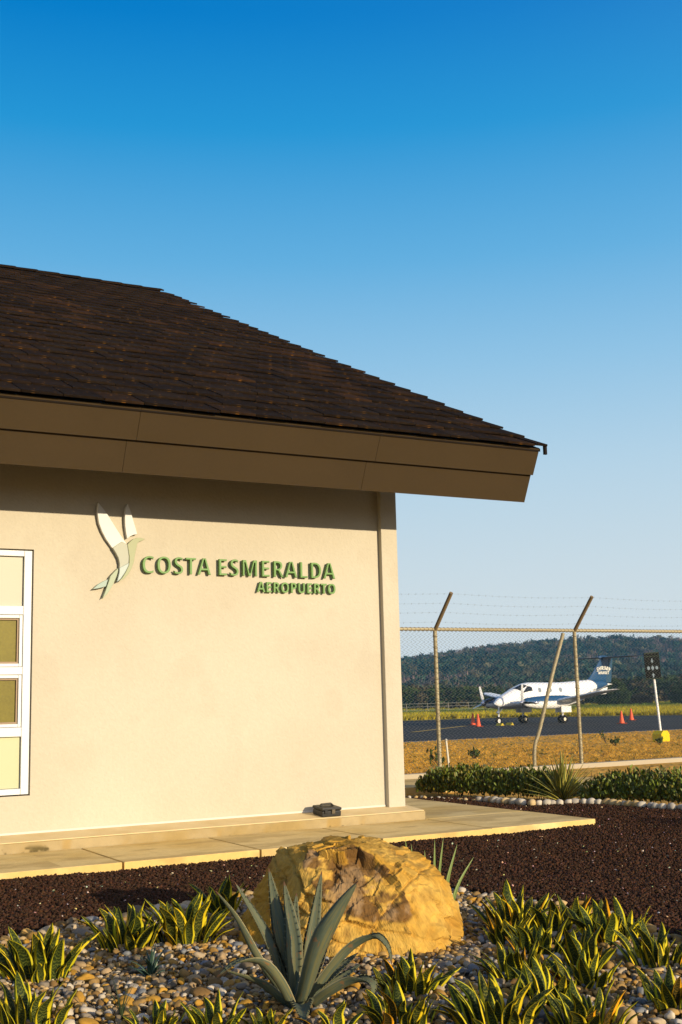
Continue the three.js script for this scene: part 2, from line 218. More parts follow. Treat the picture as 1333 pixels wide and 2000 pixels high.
// window: white frame, two columns of fixed panes and hinged sashes
{
  const white = flat(.56, .57, .56, .45), fz = WZ - .07, win = part('window', (() => {
    const g = [], F = (x0, x1, y0, y1) => g.push(bevelBox(x0, x1, y0, y1, fz, WZ - .012, .003));
    F(2.525, 2.591, .433, 2.478); F(1.306, 1.372, .433, 2.478); F(1.915, 1.981, .482, 2.428);
    for (const [x0, x1] of [[1.3735, 1.9135], [1.9825, 2.5235]]) for (const [a, b] of [[2.429, 2.478], [1.929, 2.003], [1.423, 1.487], [.908, .984], [.433, .481]]) F(x0, x1, a, b);
    return merge(g);
  })(), white, building, { label: 'white framed window of stacked panes at the edge of the photo' });
  const frosted = new THREE.MeshPhysicalMaterial({ color: lin(.40, .385, .30), roughness: .4, specularIntensity: .3 }), oliveTex = tex(256, (u, v) => { const a = fbm(u, v, 5, 4, 331), b = fbm(u, v, 90, 2, 341); const f = .85 + .25 * a + .25 * (b - .5); return [.150 * f, .125 * f, .016 * f]; });
  const olive = new THREE.MeshPhysicalMaterial({ map: oliveTex, roughness: .45, specularIntensity: .25 }), lower = new THREE.MeshPhysicalMaterial({ color: lin(.42, .42, .26), roughness: .4, specularIntensity: .3 }), edge = flat(.26, .18, .11, .6);
  for (const [x0, x1] of [[1.376, 1.911], [1.985, 2.521]]) {
    part('pane', box(x0, x1, 2.006, 2.426, WZ - .06, WZ - .045), frosted, win); part('pane', box(x0, x1, .484, .905, WZ - .06, WZ - .045), lower, win);
    for (const [a, b] of [[1.490, 1.926], [.987, 1.420]]) {
      const w = .026, g = [], zf = WZ - .02, zb = WZ - .07, F = (xa, xb, ya, yb) => g.push(bevelBox(xa, xb, ya, yb, zb, zf, .003)); F(x0, x0 + w, a, b); F(x1 - w, x1, a, b); F(x0 + w + .001, x1 - w - .001, b - w, b); F(x0 + w + .001, x1 - w - .001, a, a + w); part('sash', merge(g), white, win);
      const e = [], E2 = (xa, xb, ya, yb) => e.push(box(xa, xb, ya, yb, zb, WZ - .038)), k = w + .0015, t = .014; E2(x0 + k, x0 + k + t, a + k, b - k); E2(x1 - k - t, x1 - k, a + k, b - k); E2(x0 + k + t, x1 - k - t, b - k - t, b - k); E2(x0 + k + t, x1 - k - t, a + k, a + k + t); part('bead', merge(e), edge, win);
      part('pane', box(x0 + k + t + .001, x1 - k - t - .001, a + k + t + .001, b - k - t - .001, WZ - .066, WZ - .058), olive, win);
    }
  }
}

// raised lettering and the bird emblem on the wall
const font = await new FontLoader().loadAsync('fonts/droid/droid_sans_bold.typeface.json');
function glyph(ch, size, font) { const shapes = font.generateShapes(ch, size), g = new THREE.ShapeGeometry(shapes); g.computeBoundingBox(); return { shapes, w: g.boundingBox.max.x, x0: g.boundingBox.min.x, adv: (font.data.glyphs[ch] ?? font.data.glyphs['?']).ha * size / font.data.resolution }; }
function lettering(text, parent, mat, x0, x1, y0, y1, depth, zf, font, grow) {
  const cap = glyph('E', 1, font), g0 = new THREE.ShapeGeometry(cap.shapes); g0.computeBoundingBox(); const size = 1 / (g0.boundingBox.max.y), H = y1 - y0; let pen = 0; const list = [];
  for (const ch of text) { if (ch === ' ') { pen += .32; continue; } const G = glyph(ch, size, font); list.push([G, pen]); pen += G.adv + .02; }
  const first = list[0][0].x0, last = list[list.length - 1], span = last[1] + last[0].w - first, sx = (x1 - x0) / span;
  for (const [G, p] of list) { const g = new THREE.ExtrudeGeometry(G.shapes, { depth: depth / H, bevelEnabled: true, bevelThickness: .02, bevelSize: .015, bevelOffset: grow, bevelSegments: 2, curveSegments: 7 }); g.scale(sx, H, H).translate(x0 + (p - first) * sx, y0, zf - depth); part('letter', g, mat, parent); }
}
const signMat = flat(.095, .215, .038, .5);
const sign = thing('wall_sign', 'green raised capital lettering COSTA ESMERALDA AEROPUERTO on the cream wall', 'sign', [0, 0, 0]);
lettering('COSTA ESMERALDA', sign, signMat, 3.560, 5.539, 2.309, 2.470, .028, WZ + .046, font, -.052);
lettering('AEROPUERTO', sign, signMat, 4.694, 5.536, 2.166, 2.264, .024, WZ + .042, font, -.022);
{
  const bird = thing('bird_emblem', 'pale metal emblem of a flying bird mounted left of the green lettering', 'emblem', [0, 0, WZ]);
  const P = {
    wing: [[[3.151, 2.922], [3.145, 2.873], [3.146, 2.820], [3.159, 2.745], [3.186, 2.676], [3.225, 2.605], [3.285, 2.526], [3.370, 2.585], [3.421, 2.561], [3.375, 2.621], [3.315, 2.706], [3.242, 2.814], [3.194, 2.876]], [.60, .60, .57], 0],
    wing_root: [[[3.285, 2.526], [3.316, 2.480], [3.340, 2.437], [3.351, 2.391], [3.351, 2.349], [3.437, 2.397], [3.439, 2.453], [3.421, 2.561], [3.370, 2.585]], [.36, .37, .30], 1],
    belly: [[[3.351, 2.349], [3.350, 2.315], [3.341, 2.274], [3.327, 2.223], [3.365, 2.257], [3.401, 2.311], [3.431, 2.370], [3.437, 2.397]], [.40, .46, .43], 2],
    body: [[[3.437, 2.397], [3.431, 2.370], [3.401, 2.311], [3.365, 2.257], [3.332, 2.226], [3.377, 2.246], [3.425, 2.291], [3.459, 2.348], [3.480, 2.401], [3.493, 2.464], [3.504, 2.517], [3.520, 2.580], [3.537, 2.593], [3.565, 2.606], [3.597, 2.623], [3.558, 2.631], [3.515, 2.629], [3.479, 2.616], [3.448, 2.591], [3.421, 2.561], [3.439, 2.453]], [.31, .33, .20], 3],
    far_wing: [[[3.418, 2.930], [3.400, 2.888], [3.396, 2.804], [3.399, 2.734], [3.410, 2.663], [3.421, 2.614], [3.448, 2.637], [3.479, 2.652], [3.513, 2.659], [3.497, 2.712], [3.473, 2.785], [3.449, 2.861]], [.60, .60, .57], 4],
    tail: [[[3.108, 2.155], [3.158, 2.200], [3.210, 2.230], [3.245, 2.245], [3.224, 2.181], [3.164, 2.164]], [.30, .38, .33], 5],
    tail_feather: [[[3.336, 2.347], [3.296, 2.308], [3.265, 2.272], [3.246, 2.214], [3.224, 2.150], [3.195, 2.073], [3.241, 2.121], [3.276, 2.174], [3.307, 2.233], [3.326, 2.280], [3.336, 2.318]], [.32, .37, .26], 6],
  };
  for (const [name, [pts, c, k]] of Object.entries(P)) { const g = extr(pts, .034 + .0008 * k, .003, 1).translate(0, 0, .012); // each facet tilts a little its own way
    const p = g.attributes.position, cx = pts.reduce((a, q) => a + q[0], 0) / pts.length, cy = pts.reduce((a, q) => a + q[1], 0) / pts.length, tx = [.02, -.05, .10, -.16, .03, .08, -.08][k], ty = [.05, .02, -.05, -.04, .05, -.05, .02][k]; for (let i = 0; i < p.count; i++) if (p.getZ(i) > .035) p.setZ(i, p.getZ(i) + (p.getX(i) - cx) * tx + (p.getY(i) - cy) * ty); g.computeVertexNormals(); part(name, g, flat(...c, .6), bird); }
}

// black case on the ledge
{
  const t = thing('tool_case', 'small black plastic case with a raised handle lying on the wall ledge', 'case', [5.303, .0965, -9.885]), blk = flat(.012, .012, .011, .45), grey = flat(.03, .028, .022, .5), w = .192, d = .19;
  t.rotation.x = .088; part('body', slabBox(-w / 2, w / 2, 0, .052, -d / 2, d / 2, .008), blk, t);
  part('lid', slabBox(-w / 2 - .004, w / 2 + .004, .0535, .083, -d / 2 - .004, d / 2 + .004, .010), blk, t);
  part('handle', wuv(extr([[-.075, 0], [-.055, .022], [.045, .025], [.07, .002], [.055, .002], [.038, .014], [-.045, .012], [-.058, 0]], .028, .003).translate(0, .084, -.02)), grey, t);
  part('latch', bevelBox(-.005, .03, .028, .066, d / 2 + .005, d / 2 + .013, .003), flat(.09, .07, .04, .5), t); part('latch', bevelBox(-.078, -.05, .030, .062, d / 2 + .005, d / 2 + .011, .003), blk, t);
}

// ---------------------------------------------------------------- pavement round the building
const slabTex = tex(1024, (u, v) => { const a = fbm(u, v, 4, 5, 401), b = fbm(u, v, 70, 3, 411), d = fbm(u * .6, v * 1.4, 10, 4, 421); let k = mixc([.58, .40, .135], [.66, .495, .215], smooth(.3, .7, a)); k = mixc(k, [.33, .22, .08], smooth(.52, .72, d) * .45); const f = 1 + (b - .5) * .18; return k.map((q) => q * f); }, { rx: .4, ry: .4 });
const slabMat = std({ map: slabTex, bumpMap: concreteBump, bumpScale: .003, roughness: .93 });
const slabMat2 = slabMat.clone(); slabMat2.color = lin(.94, .95, .97);
const sidewalk = structure('sidewalk', null, null, { label: 'concrete sidewalk of slabs along the foot of the wall' });
{ const js = [-4.9, -3.78, -2.66, -1.54, -.42, .70, 1.82, 2.94, 4.06, 5.17, 6.305], g = .009; js.forEach((x, i) => { if (i < js.length - 1) part('slab', slabBox(x + g, js[i + 1] - g, -.14, 0, -9.749, -8.69 + hash(i, 2, 5) * .02, .006), i % 2 ? slabMat : slabMat2, sidewalk); });
  part('slab', slabBox(6.305 + g, 7.49, -.14, 0, -9.75, -8.70, .006), slabMat, sidewalk); for (const [a, b] of [[-12.6, -9.762], [-15.4, -12.612]]) part('slab', slabBox(6.315, 7.47 + .01, -.14, 0, a, b, .006), slabMat2, sidewalk); }
structure('path', wuv(extr([[7.5, 15.35], [9.45, 15.1], [10.6, 14.0], [11.35, 13.1], [12.1, 12.0], [13.6, 9.2], [12.6, 8.6], [10.9, 9.2], [10.5, 10.4], [9.7, 13.2], [8.0, 13.6], [7.5, 13.5]].map(([x, z]) => [x, z]), .10, .008).rotateX(-Math.PI / 2).translate(0, -.125, 0)), slabMat2, { label: 'concrete path between the hedge and the fence' });
structure('kerb', slabBox(7, 24, -.16, .05, -15.02, -14.86, .012), flat(.36, .31, .22, .95, { bumpMap: concreteBump, bumpScale: .004 }), { label: 'low concrete kerb under the chain link fence' });

// mulch of crumbled lava and its grains
const mulchTex = tex(512, (u, v) => { const a = fbm(u, v, 8, 4, 431), b = fbm(u, v, 80, 2, 441); const f = .5 + .7 * b; return mixc([.028, .014, .007], [.042, .020, .010], a).map((q) => q * f); });
const mulchPoly = [[-4, -8.66], [7.52, -8.66], [7.52, -12.6], [8.0, -12.9], [8.75, -11.2], [9.2, -9.4], [9.9, -7.4], [10.5, -4], [9.5, -1], [4.2, -1], [4.2, -3.9], [4.6, -5.3], [4.35, -6.5], [3.4, -7.2], [2.0, -6.85], [1.35, -6.55], [.6, -6.4], [-1, -6.8], [-4, -7]];
const inside = (p, x, z) => { let c = false; for (let i = 0, j = p.length - 1; i < p.length; j = i++) { const [a, b] = p[i], [d, e] = p[j]; if ((b > z) !== (e > z) && x < (d - a) * (z - b) / (e - b) + a) c = !c; } return c; };
const mulch = structure('mulch_bed', sheet(mulchPoly, MULCH - .012, 1 / 1.1), std({ map: mulchTex, bumpMap: gray(256, (u, v) => fbm(u, v, 50, 3, 451)), bumpScale: .02, roughness: 1 }), { label: 'bed of dark red-brown lava mulch' });
function lump(sd, detail, rough, sx = 1, sy = 1, sz = 1) { let g = mergeVertices(new THREE.IcosahedronGeometry(1, detail).deleteAttribute('normal').deleteAttribute('uv')); const p = g.attributes.position, v = V(); for (let i = 0; i < p.count; i++) { v.fromBufferAttribute(p, i); const k = 1 + (fbm3(v, 1.1, 2, sd) - .5) * rough; p.setXYZ(i, v.x * k * sx, v.y * k * sy, v.z * k * sz); } g.computeVertexNormals(); return g; }
{
  const gs = [lump(1, 0, 1.2, 1, .7, .8), lump(2, 0, 1.4, 1, .8, 1), lump(3, 0, 1.2, .8, .8, 1.1)], lists = [[], [], []];
  let n = 0; while (n < 95000) {
    const x = rr(.4, 9.6), z = rr(-12.2, -3.6); if (!inside(mulchPoly, x, z)) continue; const dist = Math.hypot(x, z); if (rnd() > 1.15 - dist / 16) continue; if (x / -z < .12 || x / -z > 1.18) continue;
    const pale = rnd() < .012, s = pale ? rr(.005, .012) : rr(.006, .0145), b = rr(.5, 1.5); lists[n % 3].push({ p: V(x, MULCH - .008 + rr(0, .012) + s * .3 + (fbm3(V(x, 0, z), 1.4, 2, 77) - .5) * .03, z), rot: [rr(0, 6.3), rr(0, 6.3), rr(0, 6.3)], s, c: pale ? lin(rr(.3, .6), rr(.24, .5), rr(.15, .36)) : lin(.039 * b * rr(.9, 1.3), .0200 * b, .0100 * b * rr(.8, 1.2)) }); n++;
  }
  lists.forEach((l, i) => instanced('lava_grains', gs[i], std({ roughness: 1 }), l, mulch));
}

// ---------------------------------------------------------------- pebble bed
const bedPoly = [[-4, -7.0], [-1, -6.8], [.6, -6.4], [1.35, -6.55], [2.0, -6.85], [3.4, -7.2], [4.35, -6.5], [4.6, -5.3], [4.2, -3.9], [4.2, -1], [-4, -1]];
const bed = structure('pebble_bed', sheet(bedPoly, BED, 1 / .9), std({ map: tex(256, (u, v) => { const b = fbm(u, v, 30, 3, 461); return mixc([.05, .035, .02], [.10, .075, .045], b); }), roughness: 1 }), { label: 'garden bed of rounded river pebbles' });
const pebbleCols = [[.33, .185, .045], [.39, .24, .075], [.27, .165, .055], [.42, .29, .13], [.40, .31, .19], [.15, .115, .07], [.20, .165, .12], [.19, .195, .19], [.47, .40, .29], [.18, .105, .035], [.33, .23, .12], [.37, .20, .03]];
{
  const grain = gray(128, (u, v) => fbm(u, v, 20, 3, 471)), grainC = tex(128, (u, v) => { const f = .78 + .34 * fbm(u, v, 8, 4, 481); return [f, f, f]; });
  const mats = pebbleCols.map((c) => std({ color: lin(...c), map: grainC, roughness: .72 })), imat = std({ roughness: .72, map: grainC });
  const uvd = (g) => { const p = g.attributes.position, uv = []; for (let i = 0; i < p.count; i++) uv.push(p.getX(i) * .7, p.getZ(i) * .7 + p.getY(i) * .4); g.setAttribute('uv', new THREE.Float32BufferAttribute(uv, 2)); return g; };
  const gs = [0, 1, 2, 3, 4, 5].map((i) => uvd(lump(20 + i, 2, .8 + .2 * (i % 3), 1, rr(.45, .72), rr(.6, .88))));
  const all = [], cell = new Map(), key = (x, z) => Math.floor(x / .09) + ',' + Math.floor(z / .09);
  const free = (x, z, r) => { const i = Math.floor(x / .09), j = Math.floor(z / .09); for (let a = -1; a <= 1; a++) for (let b = -1; b <= 1; b++) for (const q of cell.get((i + a) + ',' + (j + b)) ?? []) if (Math.hypot(q.x - x, q.z - z) < (q.r + r) * .74) return false; return true; };
  const vis = (x, z) => { const a = Math.atan2(x, -z), d = Math.hypot(x, z); return d > 4.0 && d < 8.5 && a > .14 && a < .90; };
  const put = (x, z, r, layer) => { if (layer) { const k = key(x, z); if (!cell.has(k)) cell.set(k, []); cell.get(k).push({ x, z, r }); } all.push({ x, z, r, y: BED + (layer ? rr(.012, .03) : rr(0, .008)), g: Math.floor(rnd() * 6), c: Math.floor(rnd() * 12), rot: [rr(-.45, .45), rr(0, 6.28), rr(-.45, .45)], v: rr(.72, 1.2) }); };
  // larger cobbles along the margin of the mulch
  const rim = [[1.5, -6.62], [2.0, -6.82], [2.5, -6.98], [3.0, -7.05], [3.4, -7.16], [3.9, -6.86], [4.3, -6.52], [4.5, -5.9], [4.58, -5.3], [4.4, -4.6], [4.22, -3.9]];
  const rc = new THREE.CatmullRomCurve3(rim.map(([x, z]) => V(x, 0, z))); for (let i = 0; i < 62; i++) { const p = rc.getPoint(clamp((i + .5 + rr(-.2, .2)) / 62)), x = p.x + rr(-.05, .05), z = p.z + rr(-.02, .12), r = rr(.032, .058); if (free(x, z, r)) put(x, z, r, 1); }
  for (const [x, z, r] of [[1.82, -6.62, .07], [1.98, -6.5, .06], [1.72, -6.5, .05], [3.18, -3.58, .062], [3.26, -3.72, .045], [1.98, -4.86, .05], [1.72, -5.0, .045]]) put(x, z, r, 1);
  for (const [rmin, rmax, tries] of [[.028, .042, 500], [.019, .028, 6000], [.013, .019, 20000], [.008, .013, 30000]]) for (let i = 0; i < tries; i++) { const x = rr(.4, 4.7), z = rr(-7.25, -2.9), r = rr(rmin, rmax); if (!vis(x, z) || !inside(bedPoly, x, z) || !free(x, z, r)) continue; put(x, z, r, 1); }
  for (let i = 0; i < 9000; i++) { const x = rr(.4, 4.7), z = rr(-7.25, -2.9); if (vis(x, z) && inside(bedPoly, x, z)) put(x, z, rr(.013, .022), 0); }
  // the 300 that show largest become stones of their own
  const inFrame = (q) => { const a = Math.atan2(q.x, -q.z), d = Math.hypot(q.x, q.z); return d > 4.65 && a > .24 && a < .79; };
  const order = all.map((q) => [inFrame(q) ? q.r / Math.hypot(q.x, q.z) : 0, q]).sort((a, b) => b[0] - a[0]), big = new Set(order.slice(0, 300).map((e) => e[1]));
  for (const q of big) part('stone', gs[q.g], mats[q.c], bed, { pos: [q.x, q.y, q.z], rot: q.rot, scale: q.r });
  for (let k = 0; k < 6; k++) instanced('pebbles', gs[k], imat, all.filter((q) => q.g === k && !big.has(q)).map((q) => ({ p: V(q.x, q.y, q.z), rot: q.rot, s: q.r, c: lin(...pebbleCols[q.c].map((e) => e * q.v)) })), bed);
}

// ---------------------------------------------------------------- boulder
{
  const t = thing('boulder', 'large ochre sandstone boulder with a brown weathered hollow behind the agave', 'boulder', [3.075, BED, -5.53], -.517);
  const pl = (a, b, c, d) => { const n = V(a, b, c).normalize(); return { n, d }; };
  const planes = [pl(-.07, 1, .02, .478), pl(-.90, .26, .34, .540), pl(-.60, .36, .71, .440), pl(-.90, .42, .10, .610), pl(-.30, .90, .32, .535), pl(-.95, -.1, -.3, .62), pl(.10, .42, .90, .455), pl(.42, .22, .88, .54), pl(.80, .02, .58, .580), pl(1, -.10, .05, .600), pl(.66, .70, .26, .560), pl(.26, .96, .08, .476), pl(.86, .46, .1, .615), pl(0, .25, -1, .42), pl(.7, .2, -.7, .52), pl(-.7, .2, -.7, .54), pl(.25, .80, .55, .500)];
  const seg = (p, a, b, r0, r1) => { const ab = b.clone().sub(a), h = clamp(p.clone().sub(a).dot(ab) / ab.lengthSq()); return p.distanceTo(a.clone().addScaledVector(ab, h)) - lerp(r0, r1, h); };
  const smin = (a, b, k) => { const h = Math.max(k - Math.abs(a - b), 0) / k; return Math.min(a, b) - h * h * k / 4; }, smax = (a, b, k) => -smin(-a, -b, k);
  const A = V(.02, .47, .34), B = V(.36, .17, .52), C0 = V(-.12, .30, .58), C1 = V(.0, .52, .40);
  const s0 = seed; seed = 991; const extra = Array.from({ length: 44 }, () => { const a = rr(0, 6.28), e = Math.asin(rr(-.1, .9)), n = V(Math.cos(a) * Math.cos(e), Math.sin(e), Math.sin(a) * Math.cos(e)); let d = 9; for (let k = 0; k < 1; k++) { let t = 9; for (const q of planes) { const c = q.n.dot(n); if (c > .2) t = Math.min(t, q.d / c); } d = t; } return { n, d: d * rr(.965, 1.03) }; }); seed = s0;
  const plane3 = (a, b, c, ref) => { const n = b.clone().sub(a).cross(c.clone().sub(a)).normalize(); if (n.dot(ref) < 0) n.negate(); return { n, d: n.dot(a) }; };
  const L0 = V(.0, .47, .16), L1 = V(.48, .18, .45), fl = plane3(V(-.03, .40, .20), V(.42, .13, .43), V(-.20, .22, .47), V(-.2, .7, .7)), wl = plane3(L0, L1, V(.0, .20, .12), V(-1, .2, .3));
  const cut = (p) => { const w = (fbm3(p, 9, 3, 599) - .5) * .05, w2 = (fbm3(V(p.x, 0, 0), 5, 3, 597) - .5) * .16; return Math.max(fl.d - fl.n.dot(p) + w, wl.d - wl.n.dot(p) + w2, p.y - .46, .02 - p.z); };
  const field = (p) => { let d = -9; for (const q of planes) d = smax(d, q.n.dot(p) - q.d, .016); for (const q of extra) d = smax(d, q.n.dot(p) - q.d, .008); d = smax(d, -cut(p), .010); d = smax(d, -seg(p, V(.20, .365, .36), V(.40, .275, .43), .035, .05), .010); d = smax(d, -seg(p, V(-.02, .03, .58), V(.34, .02, .60), .10, .12), .012); return d; };
  const crackPlanes = [[.8, -.5, .3, .18], [.3, .9, .3, .20], [-.5, .3, .8, .30], [.95, .2, -.2, -.22], [.2, 1, -.1, .12]].map(([a, b, c, d], k) => ({ n: V(a, b, c).normalize(), d, s: 700 + k * 7 }));
  const chip = (p, f, sd) => { const X = p.x * f, Y = p.y * f * 1.25, Z = p.z * f, xi = Math.floor(X), yi = Math.floor(Y), zi = Math.floor(Z); let best = 9, r = 0; for (let a = -1; a <= 1; a++) for (let b = -1; b <= 1; b++) for (let c = -1; c <= 1; c++) { const i = xi + a, j = yi + b, k = zi + c, cx = i + h3(i, j, k, sd), cy = j + h3(i, j, k, sd + 40), cz = k + h3(i, j, k, sd + 80), dx = X - cx, dy = Y - cy, dz = Z - cz, d2 = dx * dx + dy * dy + dz * dz; if (d2 < best) { best = d2; r = ((h3(i, j, k, sd + 3) - .5) * dx + (h3(i, j, k, sd + 5) - .5) * dy + (h3(i, j, k, sd + 7) - .5) * dz) * .055 + (h3(i, j, k, sd + 9) - .5) * .022; } } return r; };
  const nu = 460, nv = 220, pos = [], col = [], idx = [], q = V(), dir = V(), cen = V(0, .12, 0), ridge = (p, f, s) => 1 - Math.abs(2 * fbm3(p, f, 3, s) - 1);
  for (let j = 0; j <= nv; j++) for (let i = 0; i < nu; i++) {
    const th = Math.PI * (j / nv) * .80, ph = 2 * Math.PI * i / nu; dir.set(Math.sin(th) * Math.cos(ph), Math.cos(th), Math.sin(th) * Math.sin(ph));
    let lo = 0, hi = 1.1; for (let k = 0; k < 22; k++) { const m = (lo + hi) / 2; field(q.copy(cen).addScaledVector(dir, m)) < 0 ? lo = m : hi = m; }
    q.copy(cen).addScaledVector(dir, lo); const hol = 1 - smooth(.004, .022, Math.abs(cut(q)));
    const strata = V(q.x * .6 + q.y * .8, q.y * 3.2 - q.x * 1.2, q.z * .8), n1 = fbm3(q, 3.2, 4, 501) - .5, n2 = ridge(V(q.x + n1 * .2, q.y * 1.6, q.z), 5, 511), n3 = fbm3(q, 26, 3, 521) - .5, crack = smooth(.93, .99, n2);
    const split = Math.min(...crackPlanes.map((k) => Math.abs(k.n.dot(q) - k.d + (fbm3(q, 6, 2, k.s) - .5) * .07))), r = lo + n1 * .012 + chip(q, 5.2, 11) + chip(q, 11, 12) * .40 - (1 - smooth(.002, .010, split)) * .014 + n3 * (.008 + .016 * hol) + (fbm3(strata, 7, 2, 531) - .5) * .010 + (fbm3(q, 55, 2, 571) - .5) * .007; q.copy(cen).addScaledVector(dir, r); pos.push(q.x, Math.max(q.y, -.03), q.z);
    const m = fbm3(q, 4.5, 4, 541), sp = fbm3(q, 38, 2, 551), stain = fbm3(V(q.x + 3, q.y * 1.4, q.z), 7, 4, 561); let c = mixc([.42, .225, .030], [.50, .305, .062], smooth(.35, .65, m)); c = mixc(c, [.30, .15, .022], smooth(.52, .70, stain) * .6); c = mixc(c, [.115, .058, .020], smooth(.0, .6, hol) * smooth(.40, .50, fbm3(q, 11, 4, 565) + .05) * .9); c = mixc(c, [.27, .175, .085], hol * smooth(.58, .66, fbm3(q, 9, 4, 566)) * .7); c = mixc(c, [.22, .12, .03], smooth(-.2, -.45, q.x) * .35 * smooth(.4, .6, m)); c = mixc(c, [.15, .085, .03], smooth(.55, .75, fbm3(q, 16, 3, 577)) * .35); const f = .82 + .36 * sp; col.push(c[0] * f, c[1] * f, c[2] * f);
  }
  for (let j = 0; j < nv; j++) for (let i = 0; i < nu; i++) { const a = j * nu + i, b = j * nu + (i + 1) % nu; idx.push(a, b, b + nu, a, b + nu, a + nu); }
  const g = new THREE.BufferGeometry(); g.setAttribute('position', new THREE.Float32BufferAttribute(pos, 3)); g.setAttribute('color', new THREE.Float32BufferAttribute(col, 3)); { const uv = []; for (let k = 0; k < pos.length / 3; k++) uv.push(Math.atan2(pos[k * 3], pos[k * 3 + 2]) * .6, pos[k * 3 + 1] * .9 + Math.hypot(pos[k * 3], pos[k * 3 + 2]) * .5); g.setAttribute('uv', new THREE.Float32BufferAttribute(uv, 2)); } g.setIndex(idx); g.computeVertexNormals();
  { const n = g.attributes.normal; let s = 0; for (let i = 0; i < 200; i++) s += n.getY(i); if (s < 0) { for (let i = 0; i < idx.length; i += 3) { const x = idx[i + 1]; idx[i + 1] = idx[i + 2]; idx[i + 2] = x; } g.setIndex(idx); g.computeVertexNormals(); } }
  part('rock', g, std({ vertexColors: true, roughness: .95, bumpMap: gray(512, (u, v) => .5 * fbm(u, v, 24, 4, 901) + .5 * fbm(u, v, 80, 3, 905), { rx: 2, ry: 2 }), bumpScale: .007, map: tex(512, (u, v) => { const f = .72 + .5 * fbm(u, v, 40, 4, 911); return [f, f, f]; }, { rx: 2, ry: 2 }) }), t, { scale: [.95, 1.035, 1.0] });
}

